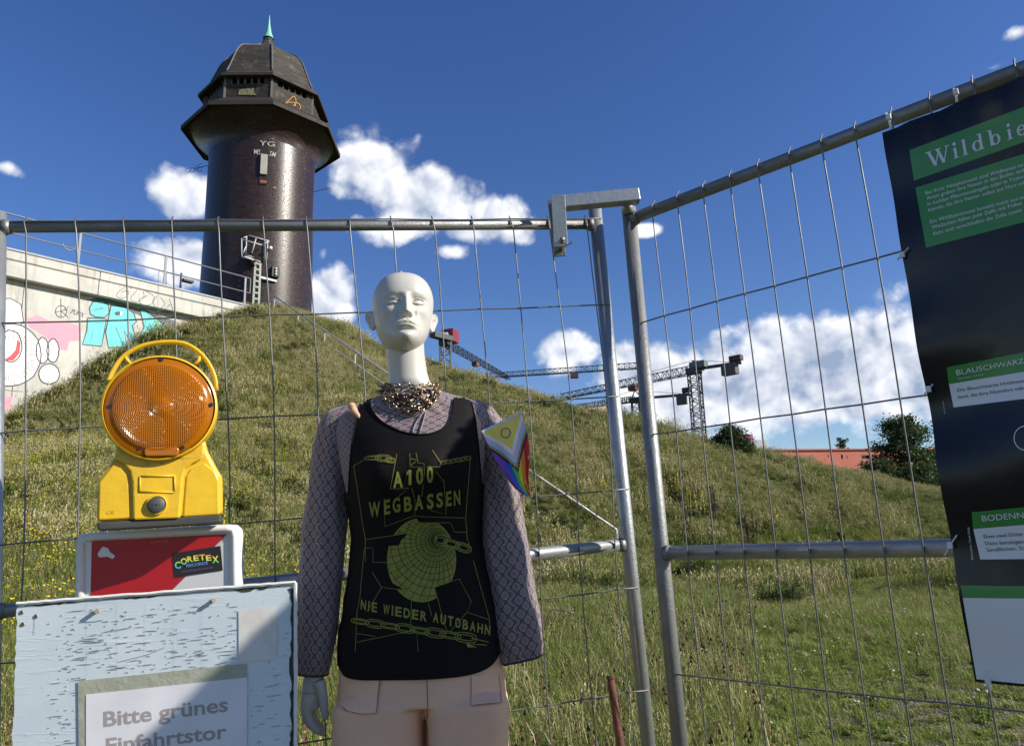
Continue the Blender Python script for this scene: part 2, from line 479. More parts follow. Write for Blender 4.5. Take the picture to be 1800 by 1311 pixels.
def tuft(name, nb, h, spread, w, lean, m, seed, head=0, leafy=0):
    rg = random.Random(seed); mb = MB()
    for i in range(nb):
        a = rg.uniform(0, 2 * PI); r = spread * math.sqrt(rg.random()); b0 = Vector((cos(a) * r, sin(a) * r, -.02)); hh = h * rg.uniform(.45, 1.0)
        da = rg.uniform(0, 2 * PI); dv = Vector((cos(da), sin(da), 0)); ln = lean * rg.uniform(.2, 1) * hh; sd = Vector((-sin(da + rg.uniform(-1, 1)), cos(da), 0)) * w * rg.uniform(.6, 1.2)
        p = [b0, b0 + dv * ln * .25 + Vector((0, 0, hh * .5)), b0 + dv * ln * .65 + Vector((0, 0, hh * .82)), b0 + dv * ln * 1.1 + Vector((0, 0, hh * (1.0 - .15 * lean)))]
        ws = [1, .85, .5, .1]; k = len(mb.v)
        for q, ww in zip(p, ws): mb.v += [tuple(q - sd * ww), tuple(q + sd * ww)]
        for j in range(3): mb.f.append([k + 2 * j, k + 2 * j + 1, k + 2 * j + 3, k + 2 * j + 2]); mb.mi.append(0)
        if head and rg.random() < head:
            tp = p[3]; hs_ = hh * .16
            for s_ in range(4):
                q = tp + Vector((rg.uniform(-1, 1) * w * 4, rg.uniform(-1, 1) * w * 4, -hs_ * s_ * .35)); k = len(mb.v)
                e = Vector((rg.uniform(-1, 1), rg.uniform(-1, 1), .3)) * w * 3
                mb.v += [tuple(q), tuple(q + e), tuple(q + Vector((0, 0, w * 7))), tuple(q - e)]; mb.f.append([k, k + 1, k + 2, k + 3]); mb.mi.append(1)
        if leafy:
            for s_ in range(leafy):
                q = p[0].lerp(p[3], rg.uniform(.2, 1)); an = rg.uniform(0, 2 * PI); e = Vector((cos(an), sin(an), rg.uniform(-.2, .6))) * w * rg.uniform(5, 9); f_ = Vector((-sin(an), cos(an), rg.uniform(-.4, .4))) * w * rg.uniform(1.5, 3); k = len(mb.v)
                mb.v += [tuple(q), tuple(q + e * .5 + f_), tuple(q + e), tuple(q + e * .5 - f_)]; mb.f.append([k, k + 1, k + 2, k + 3]); mb.mi.append(0)
    me = bpy.data.meshes.new(name); me.from_pydata(mb.v, [], mb.f); me.materials.append(m[0]); me.materials.append(m[-1]); me.polygons.foreach_set('material_index', mb.mi)
    return me


def scatter(name, meshes, pts, scl, kidx, label, hz=None):
    """one object: points carrying instances through geometry nodes"""
    cl = bpy.data.collections.new(name + '_sources')
    for i, mm in enumerate(meshes):
        o = bpy.data.objects.new(f'{name}_tuft_{chr(97 + i)}', mm); cl.objects.link(o)
    me = bpy.data.meshes.new(name); me.from_pydata(pts.tolist(), [], [])
    a = me.attributes.new('sc', 'FLOAT', 'POINT'); a.data.foreach_set('value', scl.astype(np.float32))
    a = me.attributes.new('rz', 'FLOAT', 'POINT'); a.data.foreach_set('value', rng.uniform(0, 6.28, len(pts)).astype(np.float32))
    a = me.attributes.new('ki', 'INT', 'POINT'); a.data.foreach_set('value', kidx.astype(np.int32))
    for mm in meshes:
        for q in mm.materials:
            if q.name not in me.materials: me.materials.append(q)
    o = bpy.data.objects.new(name, me); COL.objects.link(o); o['kind'] = 'stuff'; o['label'] = label
    ng = bpy.data.node_groups.new(name, 'GeometryNodeTree')
    ng.interface.new_socket('Geometry', in_out='INPUT', socket_type='NodeSocketGeometry'); ng.interface.new_socket('Geometry', in_out='OUTPUT', socket_type='NodeSocketGeometry')
    nn = ng.nodes; gi = nn.new('NodeGroupInput'); g_o = nn.new('NodeGroupOutput'); ip = nn.new('GeometryNodeInstanceOnPoints'); ci = nn.new('GeometryNodeCollectionInfo')
    ci.inputs[0].default_value = cl; ci.inputs['Separate Children'].default_value = True; ci.inputs['Reset Children'].default_value = True
    def at(nm, ty):
        q = nn.new('GeometryNodeInputNamedAttribute'); q.data_type = ty; q.inputs[0].default_value = nm; return q.outputs[0]
    L = ng.links.new; L(gi.outputs[0], ip.inputs['Points']); L(ci.outputs[0], ip.inputs['Instance']); ip.inputs['Pick Instance'].default_value = True
    L(at('ki', 'INT'), ip.inputs['Instance Index'])
    cx = nn.new('ShaderNodeCombineXYZ'); L(at('rz', 'FLOAT'), cx.inputs[2])
    e2r = nn.new('FunctionNodeEulerToRotation'); L(cx.outputs[0], e2r.inputs[0]); L(e2r.outputs[0], ip.inputs['Rotation'])
    cs = nn.new('ShaderNodeCombineXYZ'); [L(at('sc', 'FLOAT'), cs.inputs[i]) for i in range(3)]
    L(cs.outputs[0], ip.inputs['Scale']); L(ip.outputs[0], g_o.inputs[0])
    md = o.modifiers.new('scatter', 'NODES'); md.node_group = ng
    return o


def nz2(x, y, s, seed=0): return np.array([mnoise.noise(Vector((a * s, b_ * s, seed))) for a, b_ in zip(x, y)])


WALL_A = P(0, 430, 26.5); WALL_B = P(440, 545, 34.0); WALL_TOP = (WALL_A.z + WALL_B.z) / 2
wd = Vector((WALL_B.x - WALL_A.x, WALL_B.y - WALL_A.y, 0)); WLEN = wd.length; wd.normalize(); wn = Vector((wd.y, -wd.x, 0))


def region(nr, x0, x1, y0, y1, fov=True, power=1.0):
    y = y0 + (y1 - y0) * rng.random(nr) ** power; x = rng.uniform(x0, x1, nr)
    if fov:
        k = (x > -.80 * y - 1.0) & (x < .80 * y + 1.0); x, y = x[k], y[k]
    # not beyond the wall
    s_ = (x - WALL_A.x) * wn.x + (y - WALL_A.y) * wn.y
    a_ = (x - WALL_A.x) * wd.x + (y - WALL_A.y) * wd.y
    k = ~((s_ < -.30) & (a_ < WLEN + 1.5)); return x[k], y[k]


SPOT = (3.5, 4.5)


def bare(x, y): return np.hypot((x - SPOT[0]) * .55, (y - SPOT[1]) * .50)


hill_t = [tuft('a', 38, .55, .22, .006, .9, [G_olive, G_dry], 1, .25), tuft('b', 34, .62, .22, .006, .8, [G_olive, G_dry], 2, .5), tuft('c', 30, .5, .22, .007, .9, [G_green, G_green], 3, 0, 3),
          tuft('d', 30, .6, .18, .005, .6, [G_dry, G_dry], 4, .8), tuft('e', 26, .42, .2, .009, .7, [G_dark, G_green], 5, .1, 5), tuft('f', 36, .45, .24, .006, 1.0, [G_low, G_olive], 6, .1)]
x, y = region(160000, -30, 32, 8.5, 46, power=1.0)
z = hgt(x, y); patch = nz2(x, y, .22); p2 = nz2(x, y, .6, 5.0); hf = np.clip(z / 8, 0, 1)
r = rng.random(len(x)); k = np.zeros(len(x), int)
val = r + patch * .9 + p2 * .4 + .28 * hf * (x > -13) - .16 * (x < -5) * (1 - hf) - .1 * (p2 > .25)
k = np.where(val < .12, 4, np.where(val < .42, 2, np.where(val < .62, 5, np.where(val < .85, 0, np.where(val < 1.15, 1, 3)))))
k = np.where((z < .9) & (y < 24) & (rng.random(len(x)) < .75) & (x > 1), 5, k)
k = np.where((hf > .3) & (rng.random(len(x)) < .25), 3, k)
sc = rng.uniform(.30, .70, len(x)) * np.clip(.85 + .6 * p2, .5, 1.4)
flat = (z < .8) & (x > 0); sc = np.where(flat, sc * .55, sc)
nw_ = 1500; sw_ = rng.uniform(-3, WLEN, nw_); ow_ = rng.gamma(1.6, .35, nw_) - .3
xw, yw = WALL_A.x + wd.x * sw_ + wn.x * ow_, WALL_A.y + wd.y * sw_ + wn.y * ow_; zw = hgt(xw, yw); ww = nz2(xw, yw, .7, 2.)
x, y, z = np.concatenate([x, xw]), np.concatenate([y, yw]), np.concatenate([z, zw]); k = np.concatenate([k, rng.choice([4, 4, 0, 2, 1], nw_)]); sc = np.concatenate([sc, rng.uniform(.45, 1.0, nw_) * np.clip(1 + ww * 1.2, .5, 1.6)])
# taller herb clumps scattered over the bank
ncl = 260; cx0, cy0 = region(ncl * 2, -22, 14, 11, 36); cx0, cy0 = cx0[:ncl], cy0[:ncl]; rp_ = rng.integers(5, 16, len(cx0)); hx = np.repeat(cx0, rp_) + rng.normal(0, .3, rp_.sum()); hy = np.repeat(cy0, rp_) + rng.normal(0, .3, rp_.sum())
kc = np.repeat(rng.choice([4, 2, 3, 1], len(cx0)), rp_); x, y, z = np.concatenate([x, hx]), np.concatenate([y, hy]), np.concatenate([z, hgt(hx, hy)]); k = np.concatenate([k, kc]); sc = np.concatenate([sc, rng.uniform(.6, 1.15, len(hx))])
pts = np.stack([x, y, z], 1)
scatter('meadow_grass', hill_t, pts, sc, k, 'tall dry and green grass covering the embankment')

near_t = [tuft('a', 30, .16, .07, .0022, .9, [G_low, G_low], 11), tuft('b', 28, .24, .08, .0024, 1.0, [G_low, G_dry], 12, .04), tuft('c', 22, .10, .08, .005, .8, [G_low, G_low], 13, 0, 3),
          tuft('d', 14, .34, .06, .0018, .7, [G_dry, G_dry], 14, .3), tuft('e', 28, .36, .09, .0026, 1.0, [G_green, G_dry], 15, .08), tuft('f', 16, .09, .10, .006, .6, [G_green, G_green], 16, 0, 5)]
x, y = region(80000, -9, 10.5, 1.0, 13, power=1.15)
dens_ = rng.random(len(x)); bp_ = bare(x, y) + nz2(x, y, 1.7) * .6
keep = (bp_ > .95) | (dens_ < .22 + .4 * np.clip(bp_, 0, 1)); x, y = x[keep], y[keep]
z = hgt(x, y); p1 = nz2(x, y, .8, 3.); left = x < (.28 * y)     # taller growth behind the closed panel
v_ = rng.random(len(x)) + p1 * .5
k = np.where(left, np.where(v_ < .35, 1, np.where(v_ < .45, 3, np.where(v_ < .6, 4, np.where(v_ < .8, 5, 0)))), np.where(v_ < .35, 0, np.where(v_ < .6, 2, np.where(v_ < .78, 5, np.where(v_ < .93, 1, 3)))))
sc = rng.uniform(.55, 1.15, len(x)) * np.where(left, 1.05, .58)
scatter('lawn_grass', near_t, np.stack([x, y, z], 1), sc, k, 'short trampled grass and weeds near the fence')


def flower_mesh(name, m, seed, n_=7, h=.45, sz=.012):
    rg = random.Random(seed); mb = MB()
    for i in range(n_):
        a = rg.uniform(0, 6.28); q = Vector((cos(a) * .12 * rg.random(), sin(a) * .12 * rg.random(), h * rg.uniform(.6, 1)))
        mb.tube([Vector((q.x * .4, q.y * .4, 0)), q], .0025, 3, mi=1)
        for c_ in range(3):
            an = rg.uniform(0, 6.28); e = Vector((cos(an), sin(an), .3)) * sz; f_ = Vector((-sin(an), cos(an), .6)) * sz; k = len(mb.v)
            mb.v += [tuple(q - e), tuple(q + f_), tuple(q + e), tuple(q - f_)]; mb.f.append([k, k + 1, k + 2, k + 3]); mb.mi.append(0)
    me = bpy.data.meshes.new(name); me.from_pydata(mb.v, [], mb.f); me.materials.append(m); me.materials.append(G_green); me.polygons.foreach_set('material_index', mb.mi); return me


x, y = region(5200, -14, 8, 7, 26); m_ = nz2(x, y, .35, 9.) + (x < -2) * .38 - (x > -1) * .5; k_ = m_ > .24; x, y = x[k_], y[k_]
scatter('yellow_flowers', [flower_mesh('a', yel_m, 1), flower_mesh('b', yel_m, 2, 4)], np.stack([x, y, hgt(x, y)], 1), rng.uniform(.7, 1.3, len(x)), rng.integers(0, 2, len(x)), 'small yellow wild flowers scattered on the bank')
x, y = region(900, -3, 9, 2.5, 14); k_ = rng.random(len(x)) < .5; x, y = x[k_], y[k_]
scatter('white_flowers', [flower_mesh('a', wht_m, 3, 4, .16, .007), flower_mesh('b', yel_m, 4, 3, .14, .006)], np.stack([x, y, hgt(x, y)], 1), rng.uniform(.7, 1.3, len(x)), rng.integers(0, 2, len(x)), 'tiny white and yellow daisies in the lawn')
dock = [tuft('a', 5, .55, .05, .003, .35, [G_dry, mat('dock_seed_brown', (.09, .035, .02), .9)], 31, 1.0), tuft('b', 7, .5, .08, .0022, .9, [G_dry, G_dry], 32, .8)]
x, y = region(2600, -3, 3.2, 2.3, 8); k_ = (x < .3 * y) & (nz2(x, y, 1.1, 4.) > -.05) & (rng.random(len(x)) < .45); x, y = x[k_], y[k_]
scatter('dry_dock_stalks', dock, np.stack([x, y, hgt(x, y)], 1), rng.uniform(.6, 1.25, len(x)), rng.integers(0, 2, len(x)), 'dry straw and brown dock seed heads behind the closed mesh panel')
# gravel
x, y = region(9000, 1.2, 8, 1.5, 9, False); k_ = bare(x, y) + nz2(x, y, 1.7) * .5 < 1.15; x, y = x[k_], y[k_]
stm = []
for sd_ in range(3):
    bm = bmesh.new(); bmesh.ops.create_icosphere(bm, subdivisions=1, radius=.012)
    for vv in bm.verts: vv.co *= 1 + .35 * mnoise.noise(vv.co * 90 + Vector((sd_ * 9, 0, 0))); vv.co.z *= .6
    q = bpy.data.meshes.new('stone'); bm.to_mesh(q); bm.free(); q.materials.append(mat('pebble', (.34, .3, .24), .9, 0, .6, 30)); stm.append(q)
scatter('gravel', stm, np.stack([x, y, hgt(x, y)], 1), rng.uniform(.3, 1.2, len(x)), rng.integers(0, 3, len(x)), 'loose pebbles on the bare patch')

# ================================================================== RETAINING WALL with cap
conc, b, T = shader('weathered_concrete')
g = T.n('ShaderNodeNewGeometry'); pos = g.outputs['Position']; n1 = T.noise(pos, .9, 7, .65); n2 = T.noise(pos, 7, 5, .6)
st = T.v('MULTIPLY', pos, (3.2, 3.2, .22)); n3 = T.noise(st.outputs[0], 1.6, 6, .7)
c = T.mix(T.ramp(n1, .35, .7), (.55, .535, .485), (.42, .41, .37)); c = T.mix(T.ramp(n3, .5, .75, 0, .7), c, (.25, .235, .19)); c = T.mix(T.ramp(n2, .58, .75, 0, .5), c, (.66, .64, .58))
T.l(c, b.inputs['Base Color']); b.inputs['Roughness'].default_value = .9
bp = T.n('ShaderNodeBump'); bp.inputs['Strength'].default_value = .3; bp.inputs['Distance'].default_value = .03; T.l(n2, bp.inputs['Height']); T.l(bp.outputs[0], b.inputs['Normal'])
ZW = WALL_TOP; A0 = Vector((WALL_A.x, WALL_A.y, ZW)); up = Vector((0, 0, 1))


def WP(s, out, z): return A0 + wd * s + wn * out + up * (z - ZW)


wt_ = thing('retaining_wall', WP(0, 0, ZW - 9), 'long pale concrete retaining wall with graffiti running down to the water tower', 'wall')
S0, S1 = -12, WLEN + 1.2


def extr(prof, s0, s1, name, m, parent, bevel=0):
    mb = MB(); pts = [WP(s0, a, ZW + z) for a, z in prof]; mb.prism(pts, wd, s1 - s0); return mb.build(name, m, parent, bevel=bevel)


edges_ = [S0, -6, 1.0, 7.5, S1]
for a, b_ in zip(edges_[:-1], edges_[1:]):
    extr([(-.35, -9), (-.35, -.92), (-1.2, -.92), (-1.2, -9)], a + .012, b_ - .012, 'wall_panel', conc, wt_)
for a, b_ in zip([S0, -4.5, 3.4], [-4.5, 3.4, S1]):
    extr([(0, -.95), (0, -.36), (.06, -.32), (.06, 0), (-1.2, 0), (-1.2, -.95)], a + .01, b_ - .01, 'cap_beam', conc, wt_, bevel=.02)
extr([(.1, 0.004), (.1, .07), (-.25, .07), (-.25, .004)], S0, S1, 'cap_flashing', mat('zinc_flashing', (.26, .28, .30), .6, .2), wt_)
# graffiti: flat paint on the wall face
wf = plane_surf(WP(0, -.35, ZW), wn); cf = plane_surf(WP(0, 0, ZW), wn)
sw = mat('spray_white', (.78, .78, .76), .6, 0, .3, 3, col2=(.6, .6, .58)); sk = mat('spray_black', (.025, .025, .03), .6, 0, .5, 8, col2=(.09, .09, .09)); sp_ = mat('spray_pink', (.62, .22, .30), .6, 0, .6, 4, col2=(.7, .36, .42)); stq = mat('spray_turquoise', (.08, .56, .54), .6, 0, .5, 3, col2=(.2, .62, .6)); sr = mat('spray_red', (.5, .05, .06), .6)
dk = mat('dark_spray_haze', (.10, .12, .13), .8, 0, .6, 3, col2=(.2, .2, .19))


def px3(pts, ox=0, oy=340, k=400 / 1311): return [(ox + a * k, oy + b_ * k) for a, b_ in pts]


q = Print(wf, .004); q.poly(px3([(150, 720), (220, 705), (300, 740), (380, 735), (470, 770), (460, 850), (400, 850), (385, 905), (345, 895), (290, 850), (230, 800), (170, 770)])); q.poly(px3([(20, 1165), (75, 1170), (60, 1240), (10, 1255)])); q.build('graffiti_pink', sp_, wt_)
q = Print(wf, .006)
q.poly(px3([(-30, 610), (60, 605), (120, 640), (135, 740), (110, 760), (-30, 770)]))
cx_, cy_ = 60, 930
q.poly(px3([(cx_ + 178 * cos(a) * (1 + .02 * sin(9 * a)), cy_ + 180 * sin(a)) for a in np.linspace(0, 2 * PI, 40)[:-1]]))
q.poly(px3([(245 + 36 * cos(a), 905 + 75 * sin(a)) for a in np.linspace(0, 2 * PI, 22)[:-1]])); q.poly(px3([(305 + 34 * cos(a), 905 + 68 * sin(a)) for a in np.linspace(0, 2 * PI, 22)[:-1]]))
q.poly(px3([(282 + 60 * cos(a), 1040 + 58 * sin(a)) for a in np.linspace(0, 2 * PI, 24)[:-1]])); q.build('graffiti_white', sw, wt_)
q = Print(wf, .008)
rg = random.Random(4)
for c_, r_ in (((60, 930), (178, 180)), ((245, 905), (36, 75)), ((305, 905), (34, 68)), ((282, 1040), (60, 58)), ((60, 880), (66, 92))):
    q.stroke(px3([(c_[0] + r_[0] * cos(a) + rg.uniform(-2, 2), c_[1] + r_[1] * sin(a) + rg.uniform(-2, 2)) for a in np.linspace(0, 2 * PI, 26)]), 2.3)
for a in np.linspace(.2, 6.2, 46): q.stroke(px3([(60 + 100 * cos(a), 940 + 104 * sin(a)), (60 + rg.uniform(130, 165) * cos(a), 940 + rg.uniform(135, 165) * sin(a))]), .9)
q.stroke(px3([(-30, 610), (60, 605), (120, 640), (135, 740), (110, 762)]), 2.0)
for yy in (650, 680, 705):
    q.stroke(px3([(x_, yy + 12 * sin(x_ * .11)) for x_ in range(-20, 115, 7)]), .4)
# tag with an encircled letter
q.stroke(px3([(352 + 32 * cos(a), 680 + 34 * sin(a)) for a in np.linspace(0, 2 * PI, 22)]), 1.3); q.stroke(px3([(350, 605), (352, 715)]), 1.2); q.stroke(px3([(315, 685), (392, 668)]), 1.1); q.stroke(px3([(395, 650), (355, 680), (392, 712)]), 1.2)
q.text('.PUNX', (122, 550), (147, 559), 9, bold=.01, shear=.25)
# turquoise letters outlines
OUT = [[(515, 660), (535, 625), (590, 620), (625, 645), (628, 690), (600, 715), (550, 712), (520, 695)], [(505, 718), (612, 722), (600, 800), (585, 880), (475, 870), (500, 790)],
       [(640, 645), (720, 655), (770, 690), (785, 740), (760, 760), (790, 860), (760, 865), (715, 790), (730, 885), (625, 890), (608, 800)], [(805, 665), (835, 670), (930, 745), (968, 800), (955, 830), (905, 790), (860, 835), (795, 840), (830, 770)]]
for o_ in OUT: q.stroke(px3(o_ + [o_[0]]), 2.2)
q.ell(px3([(682, 692)])[0], 7, 3.5); q.stroke(px3([(665, 770), (700, 850), (710, 888)]), 1.2); q.stroke(px3([(535, 800), (520, 855)]), .8); q.text('ow', (166, 547), (183, 543), 6); q.stroke(px3([(548, 745), (600, 748)]), .8)
q.stroke(px3([(0, 1130), (135, 1142)]), .7)
q.build('graffiti_outline', sk, wt_)
q = Print(wf, .0065)
for o_ in OUT: q.poly(px3(o_))
q.build('graffiti_turquoise', stq, wt_)
q = Print(wf, .005); q.poly(px3([(490, 615), (560, 600), (700, 632), (1010, 735), (985, 850), (940, 800), (800, 700), (660, 640), (530, 620)])); q.build('graffiti_shadow', dk, wt_)
q = Print(wf, .009); q.poly(px3([(100, 840), (118, 860), (112, 920), (75, 965), (20, 960), (60, 935), (90, 900)])); q.poly(px3([(-20, 700), (8, 705), (6, 755), (-20, 760)])); q.build('graffiti_red', sr, wt_)
q = Print(wf, .0095); q.poly(px3([(692, 680), (705, 684), (702, 703), (690, 701)])); q.build('graffiti_highlight', sw, wt_)
q = Print(cf, .004)
for lp in ([(720, 540), (685, 565), (672, 590), (700, 605), (735, 590), (735, 560), (700, 570)], [(745, 545), (790, 550), (770, 580), (750, 610), (790, 625), (830, 600), (825, 560), (860, 575), (890, 600), (870, 640), (820, 640), (800, 610), (850, 590)],
           [(905, 590), (880, 625), (910, 665), (950, 640), (925, 600)], [(975, 605), (990, 650), (1000, 700), (985, 640), (950, 665), (900, 680)]):
    q.stroke(px3(smoothpath(lp, 30)), .9)
q.build('graffiti_tag', sk, wt_)
q = Print(cf, .005); q.stroke(px3([(1080, 610), (1125, 605), (1085, 625), (1130, 630)]), 1.1); q.stroke(px3([(1140, 640), (1160, 615), (1175, 645)]), 1.1); q.stroke(px3([(1180, 618), (1195, 650), (1240, 625), (1200, 640), (1240, 650)]), 1.1); q.build('graffiti_tag', stq, wt_)

# ------------------------------------------------------------------ railing on top of the wall
rail_keep = rail_m; rail_m = mat('railing_steel_shaded', (.15, .165, .18), .55, .2)  # darker rail steel; shade on the side away from the sun is in the colour
rl = thing('bridge_railing', WP(0, -.5, ZW), 'grey steel railing with two rails along the top of the concrete wall', 'railing')
rO = WP(0, -.35, ZW)


def on_rail(u, v): return PPL(u, v, rO, wn)


ra, rb_ = on_rail(0, 362), on_rail(440, 497); rc, rd = on_rail(0, 396), on_rail(440, 522)
za = (ra.z + rb_.z) / 2; zc = (rc.z + rd.z) / 2
sE = (rb_ - A0).dot(wd)


def RP(s, z): return WP(s, -.35, z)


MB().tube([RP(S0, za), RP(sE, za)], .035, 8).build('top_rail', rail_m, rl, True)
MB().tube([RP(S0, zc), RP(sE, zc)], .028, 8).build('mid_rail', rail_m, rl, True)
for u in (-60, 135, 290, 432, 440):
    p = on_rail(u, 480); s_ = (p - A0).dot(wd)
    if u == 440: MB().tube([RP(sE, za), RP(sE, zc - .02)], .03, 6).build('end_bar', rail_m, rl)
    else: MB().bar(RP(s_, ZW + .07), RP(s_, za), .09, .05, wn).build('post', rail_m, rl)
p = on_rail(122, 430); MB().tube([p + wd * .22 * cos(a) + up * .22 * sin(a) for a in np.linspace(PI * 1.02, 2 * PI, 12)], .02, 5).build('cable_loop', rail_m, rl)

rail_m = rail_keep
# floodlight on the wall head
fl = thing('floodlight', WP((on_rail(316, 495) - A0).dot(wd), -.9, ZW), 'small dark floodlight on a bracket on the wall top left of the tower', 'floodlight')
fb = P(317, 508, 33.2)
mb = MB(); mb.tube([fb, fb + up * .75], .05, 6); mb.build('post', crane_m, fl)
mb = MB(); mb.box(fb + up * .45 + wd * .3, wd, wn, up, .5, .3, .12); mb.build('lamp_head', crane_m, fl, bevel=.02)
mb = MB()
for d_ in (0, .35, .7): mb.tube([fb - wd * (1.0 - d_) + up * -.1, fb - wd * (1.0 - d_) + up * .62], .025, 5)
mb.tube([fb - wd * 1.0 + up * .6, fb + up * .6], .025, 5); mb.build('bracket', rail_m, fl)

# ================================================================== WATER TOWER
DT = 43.0; dr = ray(457.0, 400); dh = Vector((dr.x, dr.y, 0)).normalized(); TX, TY = dh.x * DT, dh.y * DT


def th(v):
    lo, hi = 0, 60
    for _ in range(50):
        m_ = (lo + hi) / 2
        if proj((TX, TY, m_))[1] > v: lo = m_
        else: hi = m_
    return lo


def trr(v, hw): return hw * proj((TX, TY, th(v)))[2] / FPX * .985


tbase = th(575); tw = thing('water_tower', (TX, TY, tbase), 'tall old brick water tower with dark glazed shaft and black bell shaped timber roof', 'water tower')
toc = Vector((-dh.x, -dh.y, 0)); trt = Vector((dh.y, -dh.x, 0))   # towards the camera, to the right


def TP(a, r, z): return Vector((TX, TY, z)) + (toc * cos(a) + trt * sin(a)) * r


brick, b, T = shader('glazed_dark_brick')
tcn = T.n('ShaderNodeTexCoord'); ob = tcn.outputs['Object']; s3 = T.n('ShaderNodeSeparateXYZ'); T.l(ob, s3.inputs[0])
ang = T.m('MULTIPLY', T.m('ARCTAN2', s3.outputs[0], s3.outputs[1]), 3.1)
cv = T.n('ShaderNodeCombineXYZ'); T.l(ang, cv.inputs[0]); T.l(s3.outputs[2], cv.inputs[1])
bk = T.n('ShaderNodeTexBrick'); T.l(cv.outputs[0], bk.inputs['Vector']); bk.inputs['Scale'].default_value = 1.0; bk.inputs['Brick Width'].default_value = .25; bk.inputs['Row Height'].default_value = .085
bk.inputs['Mortar Size'].default_value = .008; bk.inputs['Color1'].default_value = (.021, .010, .007, 1); bk.inputs['Color2'].default_value = (.044, .022, .014, 1); bk.inputs['Mortar'].default_value = (.018, .014, .013, 1); bk.inputs['Bias'].default_value = -.2
ns = T.noise(T.v('MULTIPLY', cv.outputs[0], (3.3, 7, 1)).outputs[0], 1.0, 5, .75); ns2 = T.noise(cv.outputs[0], .55, 4, .6)
c = T.mix(T.ramp(ns, .62, .66), bk.outputs[0], (.28, .10, .055)); c = T.mix(T.ramp(ns2, .45, .7, 0, .5), c, (.014, .009, .007))
big = T.noise(cv.outputs[0], .9, 3, .5, .3); c = T.mix(T.ramp(big, .735, .75), c, (.30, .12, .07))
T.l(c, b.inputs['Base Color']); b.inputs['Roughness'].default_value = .33; b.inputs['Specular IOR Level'].default_value = .42
T.l(T.ramp(T.noise(cv.outputs[0], 9, 4, .7), .3, .7, .22, .46), b.inputs['Roughness'])
bp = T.n('ShaderNodeBump'); bp.inputs['Strength'].default_value = .35; bp.inputs['Distance'].default_value = .012; T.l(T.m('ADD', bk.outputs['Fac'], T.noise(cv.outputs[0], 14, 3, .6)), bp.inputs['Height']); bp.invert = True; T.l(bp.outputs[0], b.inputs['Normal'])


def lathe(prof, n_=96, name='x', m=None, smooth=True, rot=0.0, flatc=False):
    mb = MB(); rows = [[TP(2 * PI * k / n_ + rot, r, z) for k in range(n_)] for r, z in prof]; mb.grid(rows, True); return mb.build(name, m, tw, smooth)


rS0, rS1 = trr(545, 95.5), trr(300, 90)
RS = rS1
lathe([(rS0 * 1.01, th(620)), (rS0, th(545)), ((rS0 + rS1) / 2 * .995, th(420)), (rS1, th(300)), (rS1, th(288))], 128, 'brick_shaft', brick)
flare = [(rS1, th(288)), (rS1 * 1.02, th(280)), (trr(270, 96), th(272)), (trr(262, 104), th(264)), (trr(255, 113), th(258)), (trr(250, 121), th(252))]
lathe(flare + [(trr(250, 124), th(251)), (trr(250, 124), th(248))], 128, 'flared_collar', brick)
NO = 8; A0r = rad(5)
timber, b, T = shader('tarred_shingle_boards')
tcn = T.n('ShaderNodeTexCoord'); ob = tcn.outputs['Object']; s3 = T.n('ShaderNodeSeparateXYZ'); T.l(ob, s3.inputs[0])
wv = T.n('ShaderNodeTexNoise'); T.l(T.v('MULTIPLY', ob, (.9, .9, 9)).outputs[0], wv.inputs['Vector']); wv.inputs['Scale'].default_value = 1.3; wv.inputs['Detail'].default_value = 6; wv.inputs['Roughness'].default_value = .7
nA = T.noise(ob, 2.2, 6, .65); c = T.mix(T.ramp(wv.outputs[0], .38, .62), (.018, .015, .011), (.050, .042, .031)); c = T.mix(T.ramp(nA, .50, .70, 0, .8), c, (.11, .098, .08))
T.l(c, b.inputs['Base Color']); b.inputs['Roughness'].default_value = .8
saw = T.m('FRACT', T.m('MULTIPLY', s3.outputs[2], 3.6)); bp = T.n('ShaderNodeBump'); bp.inputs['Strength'].default_value = .8; bp.inputs['Distance'].default_value = .06; T.l(T.m('ADD', saw, T.m('MULTIPLY', wv.outputs[0], .7)), bp.inputs['Height']); T.l(bp.outputs[0], b.inputs['Normal'])
trim = mat('weathered_timber_trim', (.025, .019, .015), .8, 0, .5, 2, col2=(.05, .04, .03)); gtrim = mat('grey_hip_flashing', (.13, .125, .115), .7, 0, .4, 3)
# skirt eave
eR = trr(250, 133); eZ = th(250); dR = trr(232, 101); dZ = th(226); lR = trr(190, 101) ; lZ = th(190)


def octo(prof, name, m, cap0=False):
    mb = MB(); rows = [[TP(A0r + 2 * PI * k / NO, r, z) for k in range(NO)] for r, z in prof]; mb.grid(rows, True); return mb.build(name, m, tw)


octo([(trr(250, 118), eZ - .02), (eR, eZ - .12), (eR + .03, eZ), (eR, eZ + .1), (dR + .1, dZ)], 'skirt_eave', mat('eave_boards', (.022, .013, .011), .75, 0, .5, 3))
octo([(eR + .06, eZ - .16), (eR + .09, eZ - .14), (eR + .09, eZ + .1), (eR + .02, eZ + .12), (eR + .02, eZ - .16)], 'eave_trim', trim)
